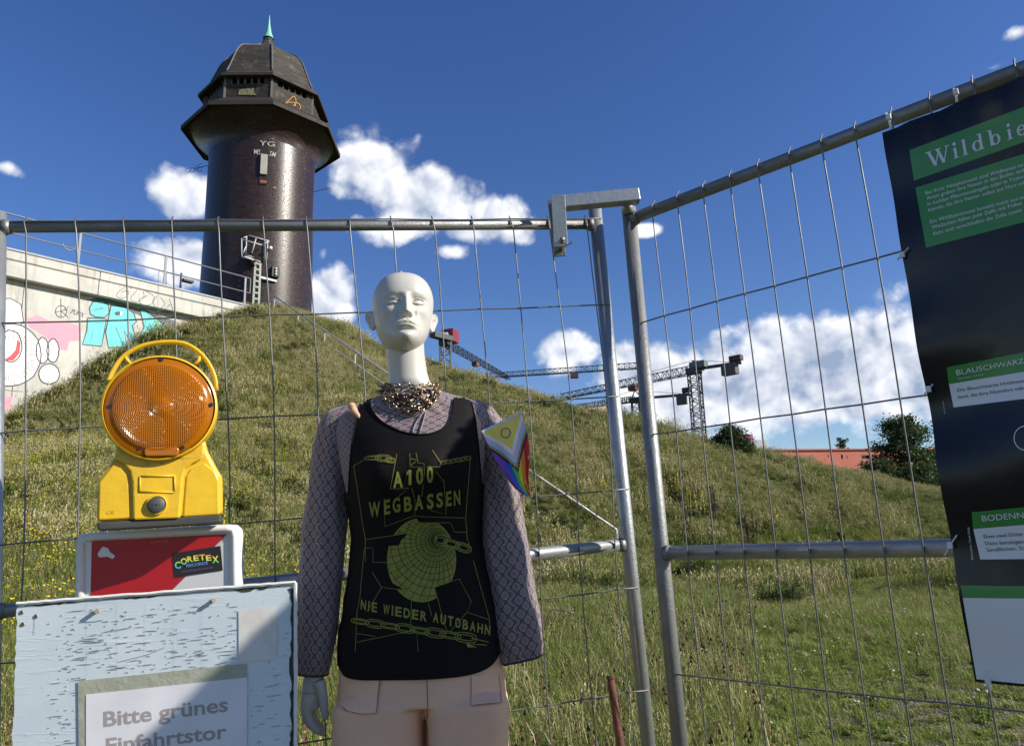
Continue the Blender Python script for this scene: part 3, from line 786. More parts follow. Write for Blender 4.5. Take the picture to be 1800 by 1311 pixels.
# drum walls with real openings
zt = lZ + .12; wz0 = dZ + (zt - dZ) * .62; wz1 = dZ + (zt - dZ) * .86
for k in range(NO):
    a0, a1 = A0r + 2 * PI * k / NO, A0r + 2 * PI * (k + 1) / NO
    def q_(s, z, inn=0):
        p0, p1 = TP(a0, dR, z), TP(a1, dR, z); nrm = ((p0 + p1) / 2 - Vector((TX, TY, z))).normalized(); return p0.lerp(p1, s) - nrm * inn
    mb = MB(); mb.add([q_(0, dZ), q_(1, dZ), q_(1, wz0), q_(0, wz0)], [[0, 1, 2, 3]]); mb.add([q_(0, wz1), q_(1, wz1), q_(1, zt), q_(0, zt)], [[0, 1, 2, 3]])
    mb.add([q_(0, wz0), q_(.12, wz0), q_(.12, wz1), q_(0, wz1)], [[0, 1, 2, 3]]); mb.add([q_(.86, wz0), q_(1, wz0), q_(1, wz1), q_(.86, wz1)], [[0, 1, 2, 3]])
    mb.add([q_(0, dZ, .3), q_(1, dZ, .3), q_(1, wz0, .3), q_(0, wz0, .3)], [[0, 1, 2, 3]])
    mb.build('drum_wall', timber, tw)
    nw = 6
    for j in range(nw):   # mullions between openings
        s_ = .12 + .74 * (j) / (nw - 1); mb = MB(); c0 = q_(s_, (wz0 + wz1) / 2, .08); mb.box(c0, (q_(1, 0) - q_(0, 0)).normalized(), (q_(.5, 0) - q_(.5, 0, 1)).normalized(), up, .1, .14, wz1 - wz0 + .02)
        mb.build('window_mullion', gtrim if k == 7 else trim, tw)
    mb = MB(); mb.add([q_(.1, wz0 - .05, .9), q_(.9, wz0 - .05, .9), q_(.9, wz1 + .05, .9), q_(.1, wz1 + .05, .9)], [[0, 1, 2, 3]]); mb.build('window_void', black_m, tw)
    mb = MB(); mb.bar(q_(0, dZ) * 1, q_(0, zt), .12, .08, toc); mb.build('corner_board', gtrim, tw)
    mb = MB(); mb.bar(q_(0, wz1 + .12, -.05), q_(1, wz1 + .12, -.05), .08, .08); mb.build('drip_board', trim, tw)
shoulder = th(98)
prof = [(lR * 1.07, lZ - .08), (lR * 1.07, lZ + .02), (trr(178, 97), th(178)), (trr(160, 89), th(162)), (trr(145, 82), th(146)), (trr(130, 75), th(131)), (trr(118, 67), th(120)), (trr(112, 60), th(114)), (trr(105, 47), th(107)), (trr(97, 31), th(98)), (trr(89, 19), th(89)), (trr(79, 11), th(79)), (trr(68, 7.5), th(68))]
pk_ = list(range(len(prof))); prof_s = [(spline(pk_, [p[0] for p in prof], q_i / 3), spline(pk_, [p[1] for p in prof], q_i / 3)) for q_i in range(3, 3 * (len(prof) - 1) + 1)]
octo([(lR * .8, lZ), prof[0]] + prof_s, 'bell_roof', timber)
for k in range(NO):
    a0 = A0r + 2 * PI * k / NO; mb = MB(); mb.tube([TP(a0, r + .03, z) for r, z in prof_s[3:28]], .045, 5); mb.build('hip_ridge', gtrim, tw)
octo([(lR * 1.075, lZ - .14), (lR * 1.10, lZ - .12), (lR * 1.10, lZ + .04), (lR * 1.06, lZ + .05)], 'roof_edge_board', trim)
patina = mat('copper_patina', (.22, .52, .44), .6, .1, .5, 4, col2=(.12, .34, .30))
lathe([(trr(68, 9.5), th(69)), (trr(66, 8), th(65)), (trr(60, 5), th(58)), (trr(50, 3), th(48)), (trr(42, 1.6), th(41)), (trr(41, 1.9), th(40)), (trr(30, .5), th(28)), (.01, th(27))], 12, 'copper_spire', patina)
# paint marks on the drum
tfaces = [o for o in tw.children if o.name.startswith(('drum_wall', 'brick_shaft', 'flared'))]


def bvh_of(objs):
    vs, fs = [], []
    for o in objs:
        k = len(vs); l = parent_loc(o) if o.parent else o.location; vs += [Vector(v.co) + l for v in o.data.vertices]; fs += [[i + k for i in p.vertices] for p in o.data.polygons]
    return BVHTree.FromPolygons(vs, fs)


tsurf = bvh_surf(bvh_of(tfaces))
gw_ = mat('faded_white_graffiti', (.42, .42, .38), .8, 0, .6, 5); gy_ = mat('faded_yellow_graffiti', (.34, .32, .17), .8, 0, 1.0, 9, col2=(.1, .09, .05)); go_ = mat('orange_graffiti', (.62, .28, .06), .8)


def z1(pts, k=4.37, ox=300, oy=0): return [(ox + a / k, oy + b_ / k) for a, b_ in pts]


q = Print(tsurf, .03); q.poly(z1([(530, 690), (640, 680), (640, 712), (665, 735), (650, 770), (505, 778), (520, 730)])); q.build('graffiti_patch', gy_, tw)
q = Print(tsurf, .05); q.stroke(z1(smoothpath([(880, 800), (940, 745), (960, 790), (930, 830), (885, 810), (900, 790), (980, 800), (990, 840), (940, 845), (950, 800), (960, 855)], 40)), .9); q.build('graffiti_tag', go_, tw)
q = Print(tsurf, .05); q.text('MCSH', z1([(528, 612)])[0], z1([(668, 603)])[0], 7.5, bold=.01)
q.build('graffiti_tag', gw_, tw); q = Print(tsurf, .05); q.text('YG', z1([(680, 1120)])[0], z1([(798, 1132)])[0], 9); q.build('graffiti_tag', gw_, tw); q = Print(tsurf, .05); q.text('MS', z1([(640, 1188)])[0], z1([(692, 1190)])[0], 9, bold=.01); q.build('graffiti_tag', gw_, tw); q = Print(tsurf, .05); q.text('SM', z1([(755, 1200)])[0], z1([(800, 1212)])[0], 9, bold=.01)
q.build('graffiti_tag', gw_, tw); q = Print(tsurf, .05); q.stroke(z1([(1110, 790), (1130, 860), (1150, 850), (1165, 935)]), .9); q.build('graffiti_tag', gw_, tw)


def TS(u, v, off=0.0):
    """point on the shaft surface seen at (u, v), moved out by off"""
    d = ray(u, v); o = CAM; rr = RS + .02 + off
    a = d.x**2 + d.y**2; bb = 2 * ((o.x - TX) * d.x + (o.y - TY) * d.y); cc_ = (o.x - TX)**2 + (o.y - TY)**2 - rr * rr
    ds = bb * bb - 4 * a * cc_; tt = (-bb - math.sqrt(max(ds, 0))) / (2 * a); return CAM + d * tt


def tn(p): return Vector((p.x - TX, p.y - TY, 0)).normalized()


grey_box = mat('grey_cover_panel', (.40, .38, .33), .7, 0, .4, 2)
p0, p1 = TS(464, 262, .0), TS(463.5, 308, .0); nn = tn(p0); tg = Vector((-nn.y, nn.x, 0)); pc = TS(464, 287)
mb = MB(); mb.box((TS(464, 259) + TS(463, 325)) / 2 - nn * .02, tg, nn, up, .42, .10, (TS(464, 259) - TS(463, 325)).length); mb.build('slot_window', mat('dark_opening', (.012, .01, .01), .9), tw)
mb = MB(); mb.box((TS(464.5, 273) + TS(463, 308)) / 2 + nn * .08, tg, nn, up, .36, .12, (TS(464.5, 273) - TS(463, 308)).length); mb.build('slot_cover', grey_box, tw, bevel=.01)
mb = MB(); mb.box(TS(463, 320) + nn * .03, tg, nn, up, .34, .03, .16); mb.build('exposed_brick', mat('raw_red_brick', (.3, .1, .05), .9, 0, .5, 10), tw)
# cage balcony, ladder and lamps on the shaft
Z2 = lambda a, b_: (300 + a / 4.37, 280 + b_ / 4.37)
bal = MB(); segs = [((545, 610), (545, 750), .9), ((583, 590), (578, 735), .1), ((545, 615), (700, 660), .9), ((600, 585), (755, 630), .1), ((550, 750), (640, 775), .9), ((640, 770), (690, 790), .7), ((745, 620), (740, 770), .2), ((655, 610), (625, 720), .3), ((578, 670), (548, 740), .5), ((700, 660), (755, 630), .4), ((545, 610), (583, 595), .5), ((582, 735), (640, 755), .1), ((720, 640), (722, 770), .5)]
for a, b_, of in segs: bal.tube([TS(*Z2(*a), of), TS(*Z2(*b_), of)], .035, 6)
bal.build('service_balcony', rail_m, tw, True)
mb = MB(); mb.add([TS(*Z2(548, 752), .9), TS(*Z2(640, 775), .9), TS(*Z2(690, 790), .2), TS(*Z2(582, 740), .05)], [[0, 1, 2, 3]]); mb.build('balcony_floor', rail_m, tw)
lad = MB(); lt = mat('ladder_pale_green', (.46, .50, .42), .6)
la0, la1 = TS(*Z2(652, 780), .5), TS(*Z2(690, 800), .5); lb0, lb1 = TS(*Z2(632, 1150), .55), TS(*Z2(676, 1150), .55)
for a, b_ in ((la0, lb0), (la1, lb1)): MB().bar(a, b_, .10, .05, tn(a)).build('ladder_rail', lt, tw)
for i in range(8):
    f_ = (i + .3) / 8; MB().bar(la0.lerp(lb0, f_), la1.lerp(lb1, f_), .07, .09).build('ladder_rung', lt, tw)
mb = MB(); p = TS(*Z2(800, 870), .12); nn2 = tn(p); tg2 = Vector((-nn2.y, nn2.x, 0)); mb.box(p, tg2, nn2, up, .42, .32, .58); mb.build('lamp_box', mat('black_lamp_housing', (.02, .02, .02), .4), tw, bevel=.02)
for dz in (.15, 0, -.15):
    mb = MB(); mb.tube([p + nn2 * .16 + up * dz, p + nn2 * .24 + up * dz], .055, 8); mb.build('lamp_lens', white_m, tw, True)
mb = MB(); mb.bar(TS(*Z2(690, 908), .25), TS(*Z2(812, 938), .1), .12, .1); mb.build('white_pipe', white_m, tw)
mb = MB(); pb = TS(*Z2(765, 685), .3); mb.tube([pb + nn2 * -.3, pb], .03, 5); mb.build('lamp_arm', crane_m, tw)
mb = MB(); mb.tube([pb, pb + nn2 * .12], .09, 8); mb.build('bulkhead_lamp', white_m, tw, True)
# thin antennas sticking out at both sides
thin = mat('thin_black_rod', (.03, .03, .03), .6)
aL = TP(-PI / 2, RS, th(303)); zL = proj(aL)[2]
mb = MB(); mb.tube([aL, P(341, 297, zL)], .02, 4)
for c_ in ((346, 296), (338, 299), (330, 300), (353, 292), (350, 299)):
    mb.tube([P(c_[0] + 4 * cos(a), c_[1] + 4 * sin(a), zL) for a in np.linspace(0, 5.2, 9)], .014, 3)
mb.build('lightning_rod', thin, tw)
aR = TP(PI / 2, RS, th(327)); zR = proj(aR)[2]
mb = MB(); mb.tube([aR, P(576, 331, zR)], .02, 4)
for c_ in ((576, 331), (580, 334)): mb.tube([P(c_[0] + 4 * cos(a), c_[1] + 3 * sin(a), zR) for a in np.linspace(0, 5.2, 9)], .014, 3)
mb.build('lightning_rod', thin, tw)

# ================================================================== STAIR HANDRAIL down the bank
def on_ground(u, v, z0, z1_):
    best = None
    for i in range(400):
        z = z0 + (z1_ - z0) * i / 399; p = P(u, v, z)
        if p.z <= h1(p.x, p.y) + .02: return p
    return P(u, v, z1_)


hr = thing('stair_handrail', P(1085, 945, 20), 'grey steel handrail running down the grassy bank from the tower to the posts', 'handrail')
rA = P(483, 521, 34.2); rB = P(1084, 931, 19.6)
zf = lambda u: 1 / (1 / 34.2 + (1 / 19.6 - 1 / 34.2) * (u - 483) / (1084 - 483))
dn_ = (rB - rA)


def rp(f_, dz=0): return rA + dn_ * f_ + up * dz


MB().tube([rp(0), rp(1)], .034, 8).build('top_rail', rail_m, hr, True)
MB().tube([rp(0, -.5), rp(1, -.5)], .024, 6).build('lower_rail', rail_m, hr, True)
for f_ in (0.0, .115, .23, .35, .48, .61, .74, .87, 1.0):
    MB().bar(rp(f_, 0), rp(f_, -1.15), .05, .05, toc).build('post', rail_m, hr)

# ================================================================== TOWER CRANES
def lattice(mb, a, b_, w0, w1, seg, upv=(0, 0, 1), tri=False, r=.07):
    a, b_ = Vector(a), Vector(b_); d = (b_ - a).normalized(); u = Vector(upv); x = d.cross(u).normalized(); u = x.cross(d).normalized()
    def cor(f_):
        w = (w0 + (w1 - w0) * f_) / 2; c = a.lerp(b_, f_)
        return [c - x * w - u * w, c + x * w - u * w, c + u * w] if tri else [c - x * w - u * w, c + x * w - u * w, c + x * w + u * w, c - x * w + u * w]
    C_ = [cor(i / seg) for i in range(seg + 1)]; m_ = len(C_[0])
    for k in range(m_): mb.tube([C_[0][k], C_[-1][k]], r, 4, cap=False)
    for i in range(seg):
        for k in range(m_):
            j = (k + 1) % m_; mb.tube([C_[i][k], C_[i + 1][j]] if i % 2 else [C_[i][j], C_[i + 1][k]], r * .65, 3, cap=False)
            mb.tube([C_[i][k], C_[i][j]], r * .6, 3, cap=False)


def crane(label, um, vtop, z, jib_end, jib_w, cj_end=None, mastw=2.0, aframe=0, cab=None, cabcol=None):
    top = P(um, vtop, z); base = Vector((top.x, top.y, 0))
    c = thing('tower_crane', base, label, 'tower crane', 'tower cranes beyond the embankment')
    mb = MB(); lattice(mb, base, top, mastw, mastw, 22, (0, 1, 0), r=.13); mb.build('mast', crane_m, c)
    je = P(*jib_end); mb = MB(); lattice(mb, top + (je - top) * .01 + up * .6, je, jib_w, jib_w * .7, 30, tri=True, r=.09); mb.build('jib', crane_m, c)
    jd = (je - top); jd.z = 0; jd.normalize(); sd = Vector((-jd.y, jd.x, 0))
    MB().box(top + up * .3, jd, sd, up, 2.2, 2.0, 1.0).build('slewing_platform', crane_m, c)
    if cj_end:
        ce = P(*cj_end); mb = MB(); mb.bar(top + up * .6, ce, 1.0, .4); mb.build('counter_jib', crane_m, c)
        MB().box(ce - up * .8 + (top - ce).normalized() * 2, (ce - top).normalized(), sd, up, 2.4, 1.4, 1.9).build('counterweight', mat('counterweight_concrete', (.09, .09, .09), .8), c)
        MB().box(ce + up * .9 + (top - ce).normalized() * .8, (ce - top).normalized(), sd, up, 1.9, 1.2, .9).build('winch_housing', mat('winch_dark_red', (.06, .025, .025), .6), c)
    if aframe:
        tp = top + up * aframe; mb = MB(); mb.tube([top + jd * 1, tp], .12, 4); mb.tube([top - jd * 2, tp], .12, 4)
        mb.tube([tp, top + (je - top) * .55 + up * 1.0], .05, 3)
        if cj_end: mb.tube([tp, P(*cj_end)], .05, 3)
        mb.build('tie_frame', crane_m, c)
    if cab:
        MB().box(top + jd * cab[0] + up * cab[1] + sd * cab[2], jd, sd, up, cab[3], cab[4], cab[5]).build('machinery_cab', mat(*cabcol), c, bevel=.05)
    tr = top.lerp(je, .42); MB().box(tr - up * .9, jd, sd, up, 1.6, 1.2, .9).build('trolley', mat('trolley_brown', (.12, .05, .04), .7), c)
    return c


cA = crane('tower crane with a red machinery cab beside the mannequin head', 783, 606, 150, (895, 664, 184), 1.5, None, 2.1, cab=(2.4, 2.3, 0, 3.0, 2.6, 2.6), cabcol=('red_crane_cab', (.20, .02, .03), .5))
pA = P(772, 594, 150); MB().bar(P(792, 596, 150), P(760, 588, 146), 1.6, 1.0).build('counter_jib', crane_m, cA); MB().box(P(778, 591, 149), (1, 0, 0), (0, 1, 0), up, 2.2, 1.4, 1.2).build('white_cabinet', white_m, cA)
crane('tower crane with the long level jib ending behind the galvanised posts', 1129, 647, 150, (846, 661, 152), 1.25, None, 1.7)
crane('tallest tower crane at right with counterweights on a raised counter jib', 1220, 655, 130, (985, 697, 151), 1.5, (1303, 637, 127), 1.9, aframe=2.2, cab=(-1.0, 1.2, 0, 3.0, 1.4, 1.2), cabcol=('grey_green_cab', (.10, .14, .13), .5))
crane('lower dark tower crane with its thin jib crossing the mast of the tallest crane', 1117, 706, 152, (1012, 715, 156), 1.2, (1213, 693, 142), 1.5, aframe=2.4)

# ================================================================== FAR BUILDINGS
salmon = mat('salmon_render', (.50, .16, .11), .85, 0, .3, .3, col2=(.42, .14, .10))
zb = 95.0; b0 = P(1340, 784, zb); b1 = P(1690, 797, zb + 6); ztop = (b0.z + b1.z) / 2
bl = thing('red_building', (b0.x, b0.y, 0), 'long low salmon red building beyond the bank with small dark windows', 'building')
bdir = Vector((b1.x - b0.x, b1.y - b0.y, 0)); BL = bdir.length; bdir.normalize(); bn = Vector((bdir.y, -bdir.x, 0))
b0.z = ztop
opens = []
for (u0, u1, v0, v1) in [(1514, 1528, 800, 806), (1538, 1541, 801, 808), (1548, 1551, 801, 809), (1488, 1490, 800, 806), (1455, 1457, 799, 804), (1478, 1482, 799, 806), (1600, 1612, 802, 810), (1640, 1652, 804, 812)]:
    a, c_ = PPL(u0, v0, b0, bn), PPL(u1, v1, b0, bn); opens.append(((a - b0).dot(bdir), (c_ - b0).dot(bdir), c_.z, a.z))
mb = MB(); xs = sorted({0, BL} | {x for o_ in opens for x in o_[:2]}); zs = sorted({0, ztop} | {z for o_ in opens for z in o_[2:]})
for i in range(len(xs) - 1):
    for j in range(len(zs) - 1):
        cx_, cz_ = (xs[i] + xs[i + 1]) / 2, (zs[j] + zs[j + 1]) / 2
        if any(o_[0] < cx_ < o_[1] and o_[2] < cz_ < o_[3] for o_ in opens): continue
        pp = [b0 + bdir * xx + up * (zz - ztop) for xx, zz in ((xs[i], zs[j]), (xs[i + 1], zs[j]), (xs[i + 1], zs[j + 1]), (xs[i], zs[j + 1]))]; mb.add(pp, [[0, 1, 2, 3]])
for a, c_ in ((0, 0), (BL, BL)):
    pp = [b0 + bdir * a - bn * y_ + up * (z_ - ztop) for y_, z_ in ((0, 0), (14, 0), (14, ztop), (0, ztop))]; mb.add(pp, [[0, 1, 2, 3]])
mb.add([b0 + bdir * a - bn * 14 + up * (z_ - ztop) for a, z_ in ((0, 0), (BL, 0), (BL, ztop), (0, ztop))], [[0, 1, 2, 3]])
mb.build('wall', salmon, bl)
mb = MB(); mb.box(b0 + bdir * BL / 2 - bn * 7 + up * .1, bdir, bn, up, BL + .4, 14.4, .18); mb.build('roof', salmon, bl)
for o_ in opens:
    mb = MB(); mb.box(b0 + bdir * (o_[0] + o_[1]) / 2 - bn * .3 + up * ((o_[2] + o_[3]) / 2 - ztop), bdir, bn, up, o_[1] - o_[0], .05, o_[3] - o_[2]); mb.build('window', mat('dark_window_glass', (.02, .022, .025), .15), bl)
wb = P(1318, 774, 120); w2 = thing('white_building', (wb.x, wb.y, 0), 'far white building top with a pink rooftop sign behind the round bush', 'building')
MB().box((wb.x + 1.0, wb.y + 4, wb.z / 2), (1, 0, 0), (0, 1, 0), up, 3.4, 8, wb.z).build('wall', white_m, w2)
MB().box((wb.x - .6, wb.y + .5, wb.z + .5), (1, 0, 0), (0, 1, 0), up, 2.6, .3, 1.1).build('rooftop_sign', mat('pink_sign', (.75, .2, .42), .6), w2)

# ================================================================== TREES AND WEEDS
bark = mat('bark', (.06, .045, .03), .9, 0, .5, 6)


def leaf_static(name, c1, c2, c3, sc_=1.2):
    m, b, T = shader(name); g = T.n('ShaderNodeNewGeometry'); nn = T.noise(g.outputs['Position'], sc_, 4, .6); f = T.ramp(T.m('ADD', T.m('MULTIPLY', nn, .7), T.m('MULTIPLY', g.outputs['Random Per Island'], .4)), .35, .75)
    c = T.mix(f, c1, c2); c = T.mix(T.ramp(g.outputs['Random Per Island'], .85, .9), c, c3)
    T.l(c, b.inputs['Base Color']); b.inputs['Roughness'].default_value = .5; tl = T.n('ShaderNodeBsdfTranslucent'); T.l(T.mix(.3, c, (.14, .2, .03)), tl.inputs[0])
    mx = T.n('ShaderNodeMixShader'); mx.inputs[0].default_value = .25; T.l(b.outputs[0], mx.inputs[1]); T.l(tl.outputs[0], mx.inputs[2]); T.l(mx.outputs[0], m.node_tree.nodes['Material Output'].inputs[0]); return m


leafA = leaf_static('tree_leaves', (.045, .085, .022), (.028, .055, .016), (.08, .12, .03)); leafB = leaf_static('bush_leaves', (.05, .08, .03), (.033, .055, .02), (.08, .10, .04))


def tree(label, cat, name, base, H, Wd, clumps, lpc, lsz, lm, seed, trunk_r, group=None, shape=1.0, low=.12):
    rg = random.Random(seed); base = Vector(base); t_ = thing(name, base, label, cat, group)
    tb = MB(); tb.tube([base - up * .3, base + up * H * .3 + Vector((.05, 0, 0)) * H, base + up * H * .75], [trunk_r, trunk_r * .75, trunk_r * .2], 7)
    cr = MB()
    for i in range(clumps):
        f_ = rg.uniform(low, 1.0); prof_ = (sin(PI * min(1, (f_ * .86 + .08)) ** shape)) ** .7; rr = Wd / 2 * prof_ * rg.uniform(.35, 1.0); a = rg.uniform(0, 2 * PI)
        c = base + Vector((cos(a) * rr, sin(a) * rr, f_ * H)); cs_ = Wd * rg.uniform(.08, .17)
        s0 = base + up * H * min(.75, f_ * .7) + Vector((.05, 0, 0)) * H * .5
        tb.tube([s0, s0.lerp(c, .5) + up * .04 * H, c], [trunk_r * .3, trunk_r * .18, trunk_r * .06], 4)
        for j in range(lpc):
            dv = Vector((rg.gauss(0, 1), rg.gauss(0, 1), rg.gauss(0, .7))) * cs_ * .6; q = c + dv; e = Vector((rg.uniform(-1, 1), rg.uniform(-1, 1), rg.uniform(-.8, .5))).normalized() * lsz * rg.uniform(.6, 1.3)
            f2_ = e.cross(Vector((rg.uniform(-1, 1), rg.uniform(-1, 1), 1))).normalized() * lsz * .4; k = len(cr.v)
            cr.v += [tuple(q), tuple(q + e * .5 + f2_), tuple(q + e), tuple(q + e * .5 - f2_)]; cr.f.append([k, k + 1, k + 2, k + 3]); cr.mi.append(0)
    tb.build('trunk', bark, t_, True); cr.build('crown', lm, t_); return t_


def gp(u, v, z):
    p = P(u, v, z); return Vector((p.x, p.y, h1(p.x, p.y)))


b_ = gp(1600, 850, 39); tp = P(1600, 724, 39); tree('leafy green tree at the right end of the bank beside the banner', 'tree', 'broadleaf_tree', b_, tp.z - b_.z - .2, 3.1, 105, 105, .14, leafA, 3, .12, low=.08)
b_ = gp(1660, 860, 42); tree('darker tree partly hidden behind the banner edge', 'tree', 'broadleaf_tree', b_, 3.0, 3.2, 90, 100, .14, leafA, 5, .12, low=.08)
b_ = gp(1287, 800, 29.5); tp = P(1287, 757, 29.5); tree('round grey green bush on the crest of the bank', 'bush', 'round_bush', b_ - up * .05, tp.z - b_.z + .15, 1.6, 110, 110, .075, leafB, 9, .05, shape=.8, low=.06)
b_ = P(1480, 790, 130); tree('small far tree standing above the roof of the red building', 'tree', 'far_tree', (b_.x, b_.y, 0), P(1480, 768, 130).z, 3.0, 50, 60, .35, leafB, 12, .2, low=.6)
for i, (u, v, z, h_, w_, lb) in enumerate([(1548, 842, 38, 1.3, 2.0, 'low dark hedge bush left of the leafy tree'), (1515, 828, 39, .8, 1.6, 'lowest dark hedge bush on the crest below the red building'), (1625, 865, 37, 1.3, 2.2, 'low dark bush beneath the leafy tree')]):
    tree(lb, 'bush', 'hedge_bush', gp(u, v, z) - up * .1, h_ * 1.2, w_ * 1.2, 70, 90, .12, leafA, 20 + i, .05, 'bushes under the tree at the right', low=.1)

dryw = mat('dry_seed_stalk', (.05, .03, .018), .9); stg = mat('weed_stalk', (.10, .11, .04), .8)


def spike(u, v, z, h_, label, dark, seed, group):
    rg = random.Random(seed); base = gp(u, v, z); t_ = thing('tall_weed', base, label, 'weed', group); a = MB(); c = MB()
    for i in range(rg.randint(2, 4)):
        q0 = base + Vector((rg.uniform(-.12, .12), rg.uniform(-.1, .1), 0)); q1 = q0 + Vector((rg.uniform(-.12, .12), 0, h_ * rg.uniform(.65, 1))); a.tube([q0, q1], .012, 4)
        for j in range(34):
            q = q0.lerp(q1, rg.uniform(.35, 1)); an = rg.uniform(0, 2 * PI); e = Vector((cos(an), sin(an), .3)) * .035; k = len(c.v); f_ = Vector((-sin(an), cos(an), .7)) * .022
            c.v += [tuple(q), tuple(q + e * .6 + f_), tuple(q + e * 1.2), tuple(q + e * .6 - f_)]; c.f.append([k, k + 1, k + 2, k + 3]); c.mi.append(0)
    for j in range(16):
        an = rg.uniform(0, 2 * PI); q = base + Vector((0, 0, rg.uniform(.02, h_ * .35))); e = Vector((cos(an), sin(an), .35)) * .16; f_ = Vector((-sin(an), cos(an), 0)) * .03; a.add([q, q + e * .5 + f_, q + e, q + e * .5 - f_], [[0, 1, 2, 3]])
    a.build('stem', dryw if dark else stg, t_); c.build('seed_head' if dark else 'blossom', dryw if dark else yel_m, t_)


for i, (u, v, z, h_, lb) in enumerate([(1212, 905, 21.5, 1.25, 'yellow mullein nearest the galvanised post, tallest of the clump'), (1233, 900, 21.8, 1.1, 'yellow mullein on the right side of the clump by the post'), (1190, 880, 22.5, 1.0, 'yellow mullein highest on the bank in the clump'), (1362, 880, 22.5, .6, 'single short yellow mullein in the middle of the bank'), (1060, 850, 22, .6, 'short yellow mullein left of the galvanised posts'), (395, 980, 13, .8, 'yellow mullein standing right of the yellow warning lamp')]):
    spike(u, v, z, h_, lb, False, 40 + i, 'yellow mulleins on the bank')
for i, (u, v, z, h_, lb) in enumerate([(1210, 925, 21, 1.1, 'dark dry stalks at the foot of the mullein clump'), (1256, 885, 22, 1.2, 'tall dark dry seed stalk right of the mullein clump'), (1320, 920, 21, .95, 'short bundle of dark dry seed stalks alone on the bank'), (1478, 935, 22, .4, 'small dark dock stalk low on the bank')]):
    spike(u, v, z, h_, lb, True, 60 + i, 'dark dry stalks on the bank')
# ================================================================== FENCE PANELS
class Frame:
    def __init__(s, O, ax, ay, az): s.O, s.ax, s.ay, s.az = Vector(O), Vector(ax), Vector(ay), Vector(az)
    def __call__(s, x, h, d=0.0): return s.O + s.ax * x - s.az * h - s.ay * d     # h down from the top bar, d towards the camera
    def loc(s, u, v, d=0.0):
        p = PPL(u, v, s(0, 0, d), s.ay); q = p - s.O; return q.dot(s.ax), -q.dot(s.az)


FL = Frame((-1.246, 1.700, 2.0291), (.9748, .2134, .0652), (-.2176, .9738, .0665), (-.0493, -.079, .9957))
FR = Frame(CAM + (Vector((.5048, 2.8484, 2.501)) - CAM) * .70, (.726, -.6876, .0091), (.6871, .7259, .0313), (-.0281, -.0165, .9995))


def to_ground(F, x, d=0):
    lo, hi = 0, 3
    for _ in range(40):
        m_ = (lo + hi) / 2
        if F(x, m_, d).z > .1: lo = m_
        else: hi = m_
    return lo


conc2 = mat('concrete_foot', (.33, .32, .3), .9, 0, .4, 8, .3, 60)


def panel(F, W_, x0, sp_, n_w, rows, midh, label, name_l, wob, r_top, r_mid, r_post, seed, leftpost=-.0, bottom=1.9):
    rg = random.Random(seed); o = thing('mesh_fence', F(0, to_ground(F, 0)), label, 'fence', 'mesh fence panels')
    MB().tube([F(0, 0), F(W_, 0)], r_top, 14).build('top_bar', galv_d, o, True)
    MB().tube([F(0, midh), F(W_, midh)], r_mid, 14).build('middle_bar', galv, o, True)
    MB().tube([F(0, bottom), F(W_, bottom)], r_mid, 12).build('bottom_bar', galv, o, True)
    for x, t0, mm in ((leftpost, -.035, galv_d if name_l == 'R' else galv), (W_, -.065 if name_l == 'L' else -.02, galv)):
        hb = to_ground(F, x); MB().tube([F(x, t0), F(x, hb)], r_post, 18).build('post', mm, o, True)
        g_ = F(x, hb); MB().box((g_.x, g_.y, .06), F.ax, F.ay, up, .68, .22, .13).build('foot_block', conc2, o, bevel=.02)
        for hh in (0, midh): MB().tube([F(x + .014 * (1 if x <= 0 else -1), hh), F(x + .030 * (1 if x <= 0 else -1), hh)], [r_mid * 1.25, r_mid * 1.02], 12).build('weld_collar', galv_d, o, True)
    for i in range(n_w):
        x = x0 + sp_ * i + rg.uniform(-.002, .002); a_, ph, bx = rg.uniform(.3, 1) * wob, rg.uniform(0, 6), rg.uniform(-1, 1) * wob * .8; pth = [F(x, -r_top - .012, .0), F(x, -r_top * .5, r_top + .002)]
        for k in range(15):
            h = .02 + (bottom - .02) * k / 14; pth.append(F(x + sin(h * 3.3 + .3) * wob * 1.0 + sin(h * 7 + ph) * a_ * .45 + bx * sin(h * 1.6), h, r_top + .003))
        MB().tube(pth, .0019, 6).build('vertical_wire', wire_m, o, True)
    for k, h in enumerate(rows):
        pth = [F(x0 - .09 if x0 > .08 else -.01, h + rg.uniform(-.003, .003), r_top * .6)] + [F(x0 + sp_ * i, h + rg.uniform(-.0016, .0016), r_top - .001) for i in range(n_w)] + [F(W_ + .01, h, r_post)]
        MB().tube(pth, .0021, 6).build('horizontal_wire', wire_m, o, True)
    return o


panel(FL, 1.5463, .0537, .112, 14, [-.012, .2459, .5099, .7694, 1.0354, 1.3029, 1.57, 1.80], .9195, 'closed grey mesh fence panel behind the mannequin and the warning lamp', 'L', .009, .0143, .0165, .0195, 3, leftpost=-.012, bottom=1.87)
panel(FR, 2.55, .0874, .0784, 31, [.31, .625, 1.233, 1.54], .936, 'galvanised mesh fence panel at right angling towards the viewer and carrying the banner', 'R', .0035, .0165, .0185, .0205, 5, bottom=1.86)

